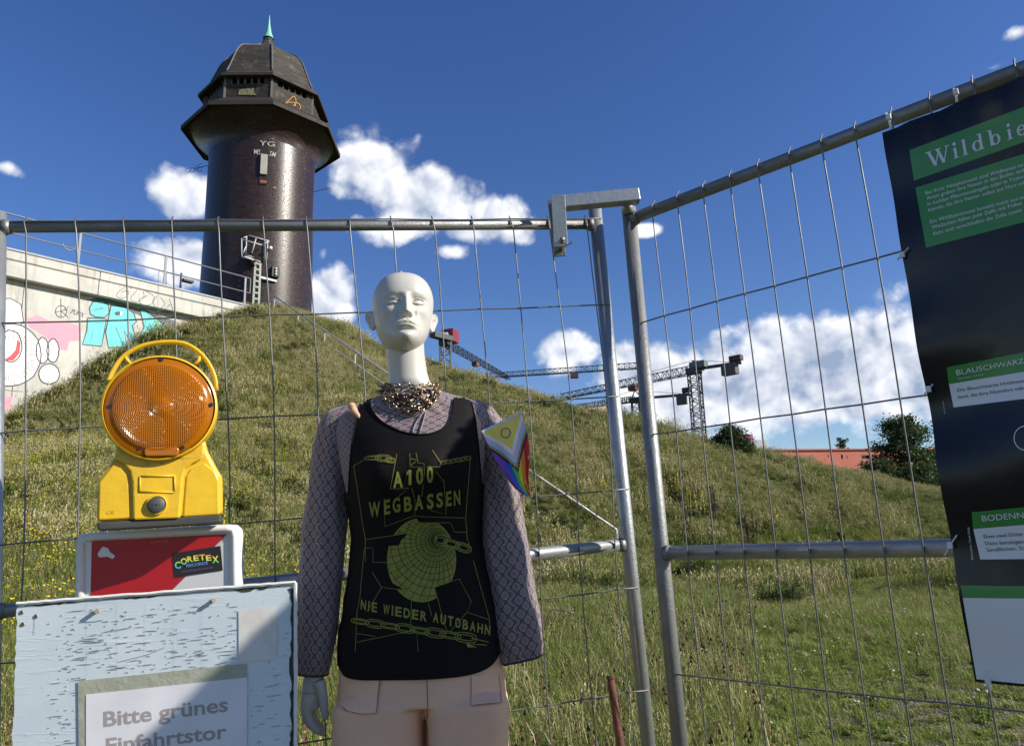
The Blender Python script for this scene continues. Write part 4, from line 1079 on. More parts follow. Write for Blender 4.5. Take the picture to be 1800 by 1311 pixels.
# clamp joining the two panels
cl_ = thing('fence_clamp', P(1045, 365, 2.12), 'galvanised box section clamp bridging the two fence posts, pinned over the top bar', 'clamp')
a_, b_ = P(975, 359, 2.075), P(1123, 345, 2.085)
MB().bar(a_, b_, .036, .038).build('clamp_arm', galv, cl_, bevel=.003)
MB().bar(P(981, 343, 2.04), P(986, 434, 2.03), .038, .006, (0, 1, 0)).build('front_plate', galv, cl_, bevel=.001)
mb = MB(); f0, f1, f2 = P(973, 352, 2.10), P(984, 451, 2.09), 0; mb.bar(f0, f1, .034, .006, (0, 1, 0)); mb.build('rear_plate', galv_d, cl_, bevel=.001)
p = P(988, 423, 2.025); MB().tube([p + Vector((0, .07, 0)), p + Vector((0, -.012, 0))], .007, 10).build('locking_pin', galv_d, cl_, True)
MB().tube([P(988 + 12 * (1 - cos(a)) * .75, 421 + 9 * sin(a - .1) , 2.02) for a in np.linspace(-.2, 3.3, 12)], .0018, 6).build('wire_loop', wire_m, cl_, True)
MB().tube([P(1102, 352, 2.12), P(1104, 376, 2.12)], .0155, 14).build('clamp_spigot', galv, cl_, True)

# ------------------------------------------------------------------ BANNER
BD = .032
tl = FR.loc(1549, 232, BD); bl_ = FR.loc(1714, 1198, BD); br_ = FR.loc(1800, 1208, BD)
XR = 2.44
bn_o = thing('banner', FR(tl[0], 1.8, BD), 'tall dark printed banner about wild bees tied to the right fence panel', 'banner')
slope_b = (br_[1] - bl_[1]) / (br_[0] - bl_[0])


def bpt(s, t_):
    x = (tl[0] + (bl_[0] - tl[0]) * t_) * (1 - s) + XR * s
    h0 = tl[1]; h1_ = bl_[1] + slope_b * .3 * (x - bl_[0]); h = h0 + (h1_ - h0) * t_
    w = .006 * sin(x * 15 + h * 4) * sin(h * 7 + 1) + .004 * sin(h * 19 + x * 7) + .005 * math.exp(-t_ * 9) * sin(x * 60) + .006 * math.exp(-s * 14) * sin(h * 26)
    return FR(x, h, BD + w)


rows = [[bpt(i / 60, j / 60) for i in range(61)] for j in range(61)]
vinyl = mat('black_vinyl', (.006, .009, .018), .2, 0, .9, 3.5, .05, 26, col2=(.010, .008, .008), spec=.4)
bmesh_ = MB().grid(rows).build('banner_sheet', vinyl, bn_o, True)
bs = bvh_surf(bvh_of([bmesh_]))
green = mat('print_green', (.055, .27, .06), .25); lav = mat('print_white', (.80, .80, .82), .3); pnl = mat('print_pale_grey', (.78, .78, .80), .28); blk = mat('print_black', (.02, .02, .022), .4)
UPV = (-.17, -.985)
def fields(nm, m_, off, polys):
    for pl_ in polys:
        out_ = []
        for i_, p_ in enumerate(pl_):      # carry the far edge on along the banner, past the picture's right edge
            if p_[0] == 1930:
                q_ = [w_ for w_ in (pl_[i_ - 1], pl_[(i_ + 1) % len(pl_)]) if w_[0] < 1930][0]; k_ = (2140 - q_[0]) / (1930 - q_[0]); out_.append((2140, q_[1] + (p_[1] - q_[1]) * k_))
            else: out_.append(p_)
        pl_ = out_
        Print(bs, off, 9).poly(pl_).build(nm, m_, bn_o)


fields('green_field', green, .0009, [
[(1598.8, 264.6), (1607, 318), (1800, 250.7), (1930, 205), (1930, 133), (1800, 188.4)], [(1609.6, 330.4), (1627.8, 436), (1800, 391), (1930, 357), (1930, 226), (1800, 271)],
[(1664, 645.6), (1668, 674.8), (1800, 653), (1930, 631), (1930, 594), (1800, 619.4)], [(1708, 900), (1710.8, 929), (1800, 921.5), (1930, 910), (1930, 878), (1800, 891)],
[(1689, 1028.3), (1692.5, 1050), (1800, 1051), (1930, 1052), (1930, 1031), (1800, 1029.8)]])
fields('pale_field', pnl, .0010, [
[(1668.2, 675.2), (1676.5, 716), (1800, 701), (1930, 685), (1930, 632), (1800, 653.4)], [(1711, 929.4), (1723.4, 983), (1800, 982), (1930, 981), (1930, 911), (1800, 922)],
[(1692.6, 1050.4), (1717, 1193), (1798, 1201), (1930, 1214), (1930, 1052.4), (1800, 1051.4)]])
q = Print(bs, .0018, 9)
for tx, p0, p1, c_ in [('Bei ihrer Nistplatzwahl sind Wildbienen ho', (1627.5, 343), (1800, 292.8), 6.6), ('Arten graben ihre Nester in den Boden, and', (1629.8, 352.3), (1800, 302.3), 6.6), ('in hohlen Pflanzenstängeln oder in Totho', (1631, 362.6), (1800, 313.5), 6.6), ('bienen, die ihre Nester selbst aus Harz od', (1632.8, 372.8), (1800, 324.6), 6.6),
                       ('Ein Wildbienennest besteht meist aus m', (1636.2, 393.3), (1800, 350), 6.6), ('Weibchen füllen jede Zelle mit Pollen', (1638.6, 403.5), (1797, 360.4), 6.6), ('dazu und verschließen die Zelle sowie', (1640.5, 414.5), (1797, 372.6), 6.6),
                       ('BLAUSCHWARZ', (1682, 659.7), (1801, 638.6), 9.5), ('Xylocopa violacea', (1684, 666.9), (1729, 658.9), 2.6), ('BODENN', (1727, 916), (1800, 909.5), 11)]: q.text(tx, p0, p1, c_, UPV)
q.text('Illustration: Chad Ocha', (1711.5, 983), (1704, 926), 4.2, (-.99, .13)); q.stroke([(1803 + 20 * cos(a), 770 + 21 * sin(a)) for a in np.linspace(0, 2 * PI, 40)], 1.6)
q.build('small_lettering', lav, bn_o)
q = Print(bs, .0018, 9)
for tx, p0, p1, c_ in [('Die Blauschwarze Holzbiene', (1683.6, 688.6), (1800, 672), 6.2), ('land, die ihre Niströhre selb', (1685.6, 700.6), (1800, 684.6), 6.2), ('Etwa zwei Dritte', (1730, 945.9), (1798, 941), 7), ('Dazu benötigen', (1732.4, 957.9), (1800, 954.3), 7), ('Sandflächen, St', (1735, 969.4), (1800, 965.6), 7)]: q.text(tx, p0, p1, c_, UPV)
q.build('dark_lettering', blk, bn_o)
# serif title, drawn glyph by glyph (units: cap height = 1)
bd_ = Vector((134.8, -46.9)).normalized()
T0 = Vector((1631.5, 296.3)); UPt = Vector((-.17, -.985)); CH = 27.0


def G(ox, pts): return [T0 + bd_ * (ox + x * CH) + UPt * (y * CH) for x, y in pts]


q = Print(bs, .0018, 9)


def bar_(ox, x0, y0, x1, y1, w):   # stroke with horizontal cut ends
    q.poly(G(ox, [(x0, y0), (x0 + w, y0), (x1 + w, y1), (x1, y1)]))


def serif(ox, x, y, w): q.poly(G(ox, [(x, y), (x + w, y), (x + w, y + .06), (x, y + .06)]))


def bowl(ox, cx, cy, rx, ry, th_, th2):
    n_ = 28
    for i in range(n_):
        a0, a1 = 2 * PI * i / n_, 2 * PI * (i + 1) / n_
        w0, w1 = th2 + (th_ - th2) * abs(cos(a0)), th2 + (th_ - th2) * abs(cos(a1))
        q.poly(G(ox, [(cx + rx * cos(a0), cy + ry * sin(a0)), (cx + rx * cos(a1), cy + ry * sin(a1)), (cx + (rx - w1) * cos(a1), cy + (ry - w1) * sin(a1)), (cx + (rx - w0) * cos(a0), cy + (ry - w0) * sin(a0))]))


o_ = 0; bar_(o_, .10, .98, .44, 0, .22); bar_(o_, .88, .98, .48, 0, .09); bar_(o_, .70, .98, 1.02, 0, .21); bar_(o_, 1.44, .98, 1.06, 0, .09)
for x_, w_ in ((0, .42), (.62, .42), (1.32, .34)): serif(o_, x_, .95, w_)


def stem(ox, x, y1, dot=False, flag=True):
    bar_(ox, x, 0, x, y1, .19); serif(ox, x - .09, 0, .37)
    if flag: q.poly(G(ox, [(x - .10, y1 - .05), (x + .05, y1 - .03), (x + .19, y1 + .02), (x + .05, y1 - .1)]))
    if dot: q.poly(G(ox, [(x + .1 + .12 * cos(a), .92 + .12 * sin(a)) for a in np.linspace(0, 2 * PI, 18)[:-1]]))


stem(51, 0, .68, True); stem(68, 0, 1.03)
bowl(85, .32, .33, .34, .35, .19, .06); bar_(85, .48, 0, .48, 1.03, .19); serif(85, .48, 0, .28); serif(85, .38, .98, .12)
bowl(117, .38, .33, .34, .35, .19, .06); bar_(117, 0, 0, 0, 1.03, .19); serif(117, -.09, .98, .12)
stem(151, 0, .68, True)
bowl(167, .34, .33, .34, .35, .19, .06); q.poly(G(167, [(.1, .32), (.6, .32), (.6, .40), (.1, .40)]))
q.build('title_lettering', mat('title_white', (.70, .70, .80), .3), bn_o)
tie = mat('white_cable_tie', (.72, .72, .70), .35)
for pth in ([(1557, 199, 1), (1562, 206, 1), (1566, 226, 1)], [(1676, 156, 1), (1680, 162, 1), (1682, 180, 1)], [(1577, 457, 0), (1586, 448, 1), (1597, 435, 1)], [(1622, 697, 0), (1632, 684, 1), (1640, 675, 1)], [(1660, 976, 0), (1670, 958, 1), (1682, 940, 1)], [(1741, 1212, 0), (1737, 1198, 1), (1733, 1178, 1)]):
    mb = MB(); pp = [PPL(u, v, FR(0, 0, BD + .012), FR.ay) for u, v, _ in pth]; mb.tube(pp, .0028, 6, flat=.5); mb.box(pp[1], FR.ax, FR.ay, FR.az, .009, .008, .012); mb.build('cable_tie', tie, bn_o)

# ================================================================== HAZARD POST, LAMP AND BOARD
tilt = rad(2.6); sN = Vector((.10, -.995, 0)).normalized(); sX = (Vector((.995, .10, 0)) * cos(tilt) + up * sin(tilt)).normalized(); sZ = sX.cross(-sN).normalized()
if sZ.z < 0: sZ = -sZ


def plate(px, O, n, th_, name, m, parent, bevel=0, smooth=False):
    pts = [PPL(u, v, O, n) for u, v in px]; return MB().prism(pts, -n, th_).build(name, m, parent, bevel=bevel)


kO = P(280, 985, 1.63)
bk_ = thing('hazard_marker_post', (kO.x, kO.y, 0), 'red and white striped hazard marker plate in a white frame carrying the yellow lamp', 'hazard marker')
fr_out = [(134, 948), (138, 941), (146, 937), (165, 936), (400, 921), (412, 922), (420, 929), (422, 940), (426, 1500), (118, 1520)]
plate(fr_out, kO, sN, .03, 'frame', white_m, bk_, bevel=.006)
# raised rim
mb = MB(); pts_ = [PPL(u, v, kO, sN) + sN * .002 for u, v in [(141, 1300), (143, 955), (150, 946), (168, 943), (398, 929), (410, 931), (413, 942), (416, 1300)]]
mb.tube(pts_, .0085, 8); mb.build('frame_rim', white_m, bk_, True)
ks = plane_surf(kO + sN * .001, sN)
redm, b, T = shader('red_retroreflective_sheet'); b.inputs['Base Color'].default_value = (.42, .012, .018, 1); b.inputs['Roughness'].default_value = .35
whm = mat('white_retroreflective_sheet', (.62, .62, .60), .4)
q = Print(ks, .0005); q.poly([(161.5, 950.8), (399.8, 938), (304, 1035), (240, 1100), (158, 1100)]); q.build('red_field', redm, bk_)
q = Print(ks, .0003); q.poly([(401.5, 939), (403, 1100), (241, 1100), (304.5, 1035)]); q.build('white_field', whm, bk_)
q = Print(ks, .001); q.poly([(177, 965), (182, 960), (190, 963), (194, 970), (203, 977), (198, 982), (190, 978), (174, 979), (172, 973)]); q.build('torn_sticker', white_m, bk_)
q = Print(ks, .001); q.text('99 24 93 (2) 92', (265, 954.5), (296, 952.3), 3); q.build('stamp_lettering', mat('pale_stamp', (.55, .3, .3), .6), bk_)
kb = PPL(275, 1500, kO, sN); MB().bar(kb, (kb.x, kb.y + .02, .05), .06, .05).build('post', white_m, bk_); MB().box((kb.x, kb.y, .05), (1, 0, 0), (0, 1, 0), up, .8, .4, .11).build('foot_block', black_m, bk_, bevel=.02)
stq_ = [(303, 972), (388, 959), (392, 1002), (307, 1015)]
q = Print(ks, .0015); q.poly(stq_); q.build('record_shop_sticker', blk, bk_)
rb, b, T = shader('rainbow_print'); g = T.n('ShaderNodeNewGeometry'); s3 = T.n('ShaderNodeSeparateXYZ'); T.l(g.outputs['Position'], s3.inputs[0])
zz0, zz1 = ks(350, 1000)[0].z, ks(350, 966)[0].z; rr_ = T.n('ShaderNodeValToRGB'); T.l(T.ramp(s3.outputs[2], zz0, zz1, 0, 1, False), rr_.inputs[0]); e = rr_.color_ramp.elements
e[0].position = .1; e[0].color = (.1, .45, .6, 1); e[1].position = .95; e[1].color = (.75, .06, .03, 1)
for ps, cc_ in ((.35, (.2, .65, .15, 1)), (.55, (.85, .75, .1, 1)), (.75, (.9, .4, .05, 1))): ee = e.new(ps); ee.color = cc_
T.l(rr_.outputs[0], b.inputs['Base Color'])
q = Print(ks, .0021)
for ch, x0, x1, yb, c_ in (('C', 984, 1017, 316, 12), ('O', 1017, 1052, 293, 11), ('R', 1053, 1084, 279, 10), ('E', 1088, 1118, 273, 10), ('T', 1121, 1154, 269, 10), ('E', 1158, 1188, 272, 10), ('X', 1192, 1230, 284, 12)):
    q.text(ch, (x0 / 3.189, 900 + yb / 3.189), (x1 / 3.189, 900 + (yb - 4) / 3.189), c_, bold=.03)
q.build('sticker_lettering', rb, bk_)
q = Print(ks, .0022); q.text('RECORDS', (328.5, 996.5), (366, 991), 5.2, bold=.02); q.build('sticker_lettering', mat('sticker_blue', (.12, .3, .6), .5), bk_)
q = Print(ks, .0022); q.stroke([(320 + i * .6, 1004.5 - i * .085 + 1.7 * sin(i * 1.25) * (1 + .4 * sin(i * .7))) for i in range(92)], .45); q.build('sticker_lettering', mat('sticker_violet', (.28, .08, .35), .5), bk_)

# --- warning lamp
lO = P(282, 800, 1.585); yel = mat('yellow_plastic', (.76, .48, .012), .4, 0, .55, 16, .08, 60, col2=(.50, .31, .03), coat=.08, detail=9)
sN0, sX0, sZ0 = sN, sX, sZ
sN = Vector((.34, -.94, 0)).normalized(); sX = (Vector((.94, .34, 0)) * cos(tilt) + up * sin(tilt)).normalized(); sZ = sX.cross(-sN).normalized(); sZ = sZ if sZ.z > 0 else -sZ
lamp = thing('warning_lamp', PPL(280, 930, lO, sN), 'yellow roadwork warning lamp with a large round amber lens and carrying handle', 'warning lamp')
Z4 = lambda pts: [(140 + a / 3.747, 580 + b_ / 3.747) for a, b_ in pts]
body = Z4([(237, 735), (236, 790), (222, 835), (180, 905), (122, 985), (113, 1060), (108, 1262), (500, 1240), (940, 1212), (940, 1100), (937, 965), (902, 905), (848, 805), (835, 770), (833, 735), (700, 640), (540, 600), (370, 640)])
plate(body, lO, sN, .06, 'housing', yel, lamp, bevel=.008)
front = Z4([(262, 772), (400, 838), (655, 838), (815, 770), (822, 812), (800, 852), (740, 880), (697, 915), (684, 960), (660, 1238), (352, 1250), (345, 1000), (330, 930), (290, 882), (225, 856), (246, 812)])
plate(front, lO + sN * .010, sN, .016, 'front_raised_panel', yel, lamp, bevel=.004)
for sgn, side in ((0, [(128, 1000), (222, 880), (285, 905), (322, 960), (335, 1240), (122, 1252)]), (1, [(680, 1230), (702, 960), (728, 915), (825, 875), (888, 925), (915, 985), (920, 1215)])):
    plate(Z4(side), lO + sN * .003, sN, .010, 'side_panel', yel, lamp, bevel=.003)
mb = MB(); fr_ = Z4([(398, 962), (625, 960), (627, 1068), (395, 1064)]); cs = [PPL(u, v, lO + sN * .011, sN) for u, v in fr_]; [mb.tube([cs[i], cs[(i + 1) % 4]], .0018, 6) for i in range(4)]; mb.build('label_frame', yel, lamp, True)
lc = PPL(282, 716, lO + sN * .02, sN); lr = (PPL(382, 716, lO + sN * .02, sN) - lc).length


def disc(c, prof, n_=64, ex=None, ez=None):
    ex, ez = ex or sX, ez or sZ; return MB().grid([[c + ex * (r * cos(2 * PI * k / n_)) + ez * (r * sin(2 * PI * k / n_)) + sN * d for k in range(n_)] for r, d in prof], True)


disc(lc, [(lr * .8, -.07), (lr * .97, -.07), (lr, -.05), (lr * 1.005, -.01), (lr * 1.0, .004), (lr * .965, .006), (lr * .955, -.004), (lr * .94, -.006), (.001, -.006)], 96).build('lens_ring', yel, lamp, True, auto=35)
amb, b, T = shader('amber_lens'); tcn = T.n('ShaderNodeTexCoord'); ll = lc - parent_loc(lamp); dv = T.v('SUBTRACT', tcn.outputs['Object'], tuple(ll))
dx = T.v('DOT_PRODUCT', dv.outputs[0], tuple(sX)).outputs['Value']; dz = T.v('DOT_PRODUCT', dv.outputs[0], tuple(sZ)).outputs['Value']
r_ = T.m('SQRT', T.m('ADD', T.m('MULTIPLY', dx, dx), T.m('MULTIPLY', dz, dz))); a_ = T.m('ARCTAN2', dz, dx)
rg_ = T.m('ABSOLUTE', T.m('SUBTRACT', T.m('FRACT', T.m('MULTIPLY', r_, 300)), .5)); rd_ = T.m('ABSOLUTE', T.m('SUBTRACT', T.m('FRACT', T.m('MULTIPLY', dx, 240)), .5))
flat_rim = T.ramp(r_, lr * .80, lr * .83, 1, 0); b.inputs['Roughness'].default_value = .16; b.inputs['Coat Weight'].default_value = .12; b.inputs['Coat Roughness'].default_value = .1; b.inputs['Specular IOR Level'].default_value = .4
bp = T.n('ShaderNodeBump'); bp.inputs['Strength'].default_value = 1.0; bp.inputs['Distance'].default_value = .0022; T.l(T.m('MULTIPLY', T.m('ADD', rg_, T.m('MULTIPLY', rd_, .8)), flat_rim), bp.inputs['Height']); T.l(bp.outputs[0], b.inputs['Normal'])
cm = T.mix(T.m('MULTIPLY', rg_, 1.6), (.40, .115, .002), (.60, .205, .004)); T.l(cm, b.inputs['Base Color']); b.inputs['Transmission Weight'].default_value = .25; b.inputs['IOR'].default_value = 1.49
R_ = lr * .94; disc(lc, [(R_, -.004), (R_, .003), (R_ * .96, .005), (R_ * .90, .005), (R_ * .885, .007), (R_ * .7, .0095), (R_ * .5, .0115), (R_ * .3, .0125), (R_ * .17, .013), (R_ * .16, .0140), (R_ * .06, .0142), (.0005, .0142)], 96).build('amber_lens', amb, lamp, True)
disc(lc, [(R_, -.0055), (.0005, -.0052)], 48).build('lens_reflector', mat('dark_amber_reflector', (.35, .10, .004), .3), lamp)
for u, v in Z4([(538, 193), (198, 502), (865, 492), (393, 777), (677, 772)]):
    c_ = PPL(u, v, lO + sN * .026, sN); disc(c_, [(.0045, -.004), (.0045, .001), (.0005, .001)], 14).build('lens_screw', blk, lamp)
hp = smoothpath(Z4([(190, 352), (205, 300), (260, 205), (340, 138), (450, 95), (590, 80), (700, 94), (790, 150), (850, 222), (890, 310), (902, 400)]), 30)
MB().tube([PPL(u, v, lO - sN * .02, sN) for u, v in hp], .0046, 8, flat=1.5).build('carrying_handle', yel, lamp, True)
for seg in ([(296, 168), (312, 200), (335, 222)], [(795, 172), (785, 200), (760, 222)]): MB().tube([PPL(u, v, lO - sN * .02, sN) for u, v in Z4(seg)], .0042, 8).build('handle_brace', yel, lamp, True)
sc_ = Z4([(425, 782), (440, 772), (640, 770), (652, 782), (652, 818), (640, 828), (436, 830), (425, 820)]); plate(sc_, lO + sN * .030, sN, .02, 'amber_socket', amb, lamp, bevel=.003)
plate(Z4([(398, 800), (668, 798), (655, 840), (402, 840)]), lO + sN * .014, sN, .01, 'socket_recess', blk, lamp)
kc = PPL(*Z4([(507, 1151)])[0], lO + sN * .012, sN)
disc(kc, [(.0205, -.006), (.0205, .003), (.0185, .004), (.0175, .001), (.0005, .001)], 40).build('switch_collar', yel, lamp, True)
disc(kc, [(.0168, 0), (.0168, .006), (.0155, .0075), (.0005, .0075)], 40).build('switch_knob', mat('grey_knob', (.07, .07, .072), .5), lamp, True)
for d_ in (-.0065, 0, .0065): disc(kc + sX * d_ + sN * .0078, [(.0022 if d_ == 0 else .0012, 0), (.0002, .0002)], 10).build('knob_hole', blk, lamp)
for u, v in Z4([(445, 878), (540, 875)]): disc(PPL(u, v, lO + sN * .0105, sN), [(.0028, 0), (.0026, .001), (.0014, .001), (.0012, -.001), (.0003, -.001)], 12).build('rivet', mat('rivet_steel', (.3, .28, .2), .4, .5), lamp)
plate(Z4([(112, 1266), (930, 1214), (935, 1262), (900, 1275), (120, 1320)]), lO + sN * .004, sN, .065, 'battery_base', mat('grey_black_rubber', (.055, .055, .055), .7, 0, .6, 20), lamp, bevel=.004)
q = Print(plane_surf(lO + sN * .0035, sN), .0006); q.text('CE', Z4([(178, 1212)])[0], Z4([(232, 1208)])[0], 6); q.build('embossed_mark_shade', mat('yellow_emboss_shade', (.55, .35, .01), .5), lamp)  # flat letters; the darker yellow paints the shade of raised lettering

sN, sX, sZ = sN0, sX0, sZ0
# --- peeling painted board
bO = P(270, 1150, 1.50)
board = thing('painted_board', (bO.x, bO.y, 0.3), 'pale blue painted wooden board with cracked peeling paint and a paper notice', 'board')
rg = random.Random(12); L_ = []
for v in np.linspace(1330, 1062, 26): L_.append((22 + (1311 - v) * .035 + rg.uniform(-2, 2), v))
outl = [(8, 1760)] + [(22 + (1311 - 1700) * .02, 1700)] + L_ + [(30, 1060)]
for i in range(30): f_ = i / 29; outl.append((36 + 480 * f_, 1058.5 - 37 * f_ + rg.uniform(-.8, .8)))
for v in np.linspace(1024, 1330, 24): outl.append((519 + rg.uniform(-1.0, .6), v))
outl += [(524, 1760)]
bpaint, b, T = shader('pale_blue_cracked_paint'); g = T.n('ShaderNodeNewGeometry'); pos = g.outputs['Position']
st = T.v('MULTIPLY', pos, (9, 9, 95)); cn = T.noise(st.outputs[0], 1.0, 5, .6, .4); n2 = T.noise(pos, 5, 5, .6); n3 = T.noise(pos, 70, 4, .7)
c = T.mix(T.ramp(n2, .35, .7), (.66, .735, .77), (.58, .665, .71)); c = T.mix(T.ramp(n3, .66, .72, 0, .6), c, (.30, .34, .36)); c = T.mix(T.ramp(cn, .78, .80, 0, .3), c, (.3, .33, .34))
T.l(c, b.inputs['Base Color']); b.inputs['Roughness'].default_value = .55; bp = T.n('ShaderNodeBump'); bp.inputs['Strength'].default_value = .25; bp.inputs['Distance'].default_value = .002; T.l(T.m('ADD', T.ramp(cn, .55, .7), T.m('MULTIPLY', n3, .3)), bp.inputs['Height']); T.l(bp.outputs[0], b.inputs['Normal'])
plate(outl, bO, sN, .018, 'panel', bpaint, board)
mb = MB(); ed = [PPL(30 + 489 * i / 40, 1060.5 - 37.5 * i / 40 + rg.uniform(-.6, .6), bO, sN) + sN * .001 for i in range(41)]; mb.tube(ed, .0042, 6); mb.build('white_edge_strip', white_m, board)
mb = MB(); ed = [PPL(519.5 + rg.uniform(-.8, .8), 1024 + 330 * i / 30, bO, sN) for i in range(31)]; mb.tube(ed, .0040, 6); mb.build('white_edge_strip', white_m, board)
bsf = plane_surf(bO, sN)
q = Print(bsf, .0008); n_ = 60; tp_, bt_ = [], []
for i in range(n_ + 1):
    f_ = i / n_; u = 44 + 468 * f_; v0 = 1063.5 - 36.5 * f_; tp_.append((u, v0 + rg.uniform(-.5, .5))); bt_.append((u, v0 + max(.6, rg.uniform(0, 7) * (.5 + .5 * sin(f_ * 17)) * (1.2 if f_ > .75 else .8))))
q.poly(tp_ + bt_[::-1]); lf, rt_ = [], []
for i in range(34):
    v = 1034 + 290 * i / 33; lf.append((511 + rg.uniform(-4, 3) * (1.6 if i < 6 else .7), v)); rt_.append((516 + rg.uniform(-.6, .6), v))
q.poly(lf + rt_[::-1]); q.build('bare_wood_edge', mat('dark_bare_wood', (.05, .05, .05), .9, 0, .5, 60), board)
# lifted paint flakes (real curls)
fmb = MB(); gap = Print(bsf, .0006); flake_m = mat('paint_flake', (.68, .75, .78), .5)
for i in range(330):
    if rg.random() < .72: u = rg.uniform(85, 415); v = rg.uniform(1062, 1185)
    elif rg.random() < .6: u = rg.uniform(85, 150); v = rg.uniform(1180, 1330)
    else: u = rg.uniform(438, 508); v = rg.uniform(1090, 1330)
    if 415 < u < 492 and 1060 < v < 1168: continue
    v0 = v - (u - 270) * .075
    if v0 < 1068 - (u - 30) * .077: continue
    Lp = rg.choice([4, 6, 8, 11, 15, 24, 34]) * rg.uniform(.6, 1.1); hh = rg.uniform(.25, .7) + Lp * .014; sk_ = -.075 + rg.uniform(-.12, .06); ang_ = sk_
    def bp_(x, y): return (u + x, v0 + x * ang_ + y)
    gap.poly([bp_(-Lp / 2, 0), bp_(-Lp * .2, -hh * .6), bp_(Lp * .25, -hh * .75), bp_(Lp / 2, 0), bp_(Lp * .2, hh * .25), bp_(-Lp * .2, hh * .2)])
    a0 = [PPL(*bp_(-Lp / 2, .2), bO, sN), PPL(*bp_(-Lp * .2, .5), bO, sN), PPL(*bp_(Lp * .2, .6), bO, sN), PPL(*bp_(Lp / 2, .15), bO, sN)]
    a1 = [a0[0] + sN * .0002, a0[1] + sN * .0016 + sZ * hh * .0006, a0[2] + sN * .0018 + sZ * hh * .0006, a0[3] + sN * .0002]
    base_ = [p_ - sZ * .0012 + sN * .0004 for p_ in a0]
    fmb.add(base_ + a1, [[0, 1, 5, 4], [1, 2, 6, 5], [2, 3, 7, 6]])
fmb.build('paint_flakes', flake_m, board, kind='stuff'); o_ = gap.build('paint_cracks', mat('crack_shadow_wood', (.24, .26, .27), .9), board); o_['kind'] = 'stuff'
q = Print(bsf, .001)
for pp in ([(208, 1163), (228, 1158), (262, 1149), (290, 1137)], [(60, 1115), (62, 1085)]): q.stroke(pp, .8)
for u in (152, 205, 255, 305, 354): q.stroke([(u, 1060), (u + .6, 1160), (u - .4, 1190)], .25)
q.build('scratch', mat('scratch_grey', (.25, .28, .3), .8), board)
scr = mat('screw_metal', (.16, .14, .10), .5, .5)
for u, v in ((168, 1075), (373, 1056)):
    c_ = bsf(u, v)[0]; MB().tube([c_, c_ + sN * .010 + sX * .006 + sZ * .002], [.0042, .0046], 10).build('screw', scr, board)
for u, v in ((38, 1076), (63, 1083), (40, 1097)):
    c_ = bsf(u, v)[0]; disc(c_, [(.0045, .0003), (.0035, .0015), (.0005, .001)], 9).build('nail', scr, board)
# label whose code is left out, tape and notice
q = Print(bsf, .0016); q.poly([(419.5, 1072), (487, 1065), (486.5, 1157), (420, 1163)]); q.build('weathered_sticker', mat('sticker_paper', (.72, .72, .70), .6, 0, .45, 30, col2=(.60, .50, .40)), board)
q = Print(bsf, .0024); q.poly([(138, 1196), (434, 1165), (435, 1193), (151, 1222), (152, 1420), (141, 1420)]); q.build('adhesive_tape', mat('yellowed_tape', (.44, .46, .37), .3, 0, .7, 22, .2, 50, col2=(.33, .34, .25)), board)
pgr = MB(); rows = []
for j in range(14):
    rows.append([PPL(151 + 283 * i / 20, 1220 - 30 * i / 20 + j * 16, bO + sN * (.0032 + .0005 * sin(i * .9 + j) * sin(j * .8)), sN) for i in range(21)])
pp_ = pgr.grid(rows).build('paper_notice', mat('white_paper', (.80, .80, .83), .7, 0, .2, 12), board, True)
q = Print(bvh_surf(bvh_of([pp_])), .0003, 12); q.text('Bitte grünes', (182.5, 1276.2), (401, 1249), 27, (-.03, -1), bold=.022); q.text('Einfahrtstor', (187, 1322), (399, 1296), 26, (-.03, -1), bold=.022)
q.build('notice_lettering', mat('faded_ink', (.38, .345, .33), .7), board)
for u in (60, 490):
    p = PPL(u, 1700, bO, sN); MB().bar(PPL(u, 1500, bO, sN) - sN * .04, (p.x, p.y + .05, 0), .045).build('support_post', mat('timber_post', (.2, .15, .1), .9), board)

# rusty stake and bent wire
rs = thing('rusty_stake', (P(1085, 1311, 1.75)), 'rusty iron stake standing in front of the fence post with a flattened head', 'stake')
s0 = P(1073, 1190, 1.78); s1 = P(1094, 1330, 1.72); dd = (s1 - s0).normalized()
MB().tube([s0, s0 + dd * .02, s1, s1 + dd * ((s1.z) / -dd.z)], [.0078, .0095, .010, .010], 10).build('shaft', rust_m, rs, True); MB().tube([s0 - dd * .004, s0 + dd * .004], .0105, 10).build('head', rust_m, rs)
bw = MB().tube([P(u, v, 1.93) for u, v in smoothpath([(957, 1107), (962, 1085), (970, 1071), (985, 1072), (1010, 1077)], 14)], .0017, 5).build('bent_wire', wire_m, None, True); tag(bw, 'short bent wire poking out of the mesh beside the right sleeve', 'wire')
# ================================================================== MANNEQUIN
YB = 1.76
skin = mat('mannequin_plaster', (.52, .505, .455), .42, 0, .12, 5, .015, 200, coat=.1)
base = PY(757, 1500, YB); base.z = 0; mq_x = PY(752, 1215, YB).x + .03
mq = thing('shop_mannequin', (mq_x, YB, 0), 'pale bald shop mannequin in black printed vest, patterned blouse and peach shorts by the fence', 'mannequin')
# rows: v, left u, right u, front depth, back depth, forward shift
RINGS = [(1310, 596, 893, .120, .11, .0), (1235, 596, 888, .118, .125, 0), (1170, 601, 880, .112, .115, .0), (1120, 602, 876, .105, .105, 0), (1060, 611, 866, .098, .095, 0), (1000, 622, 851, .092, .088, 0), (940, 627, 841, .094, .085, .0), (900, 623, 842, .104, .085, .0),
         (860, 615, 847, .122, .090, 0), (820, 607, 852, .128, .095, 0), (780, 600, 856, .112, .095, 0), (750, 594, 858, .092, .088, 0), (728, 600, 850, .078, .08, 0), (712, 622, 828, .070, .072, 0), (702, 650, 800, .064, .066, 0), (694, 668, 782, .060, .062, 0), (684, 678, 768, .055, .056, .0)]


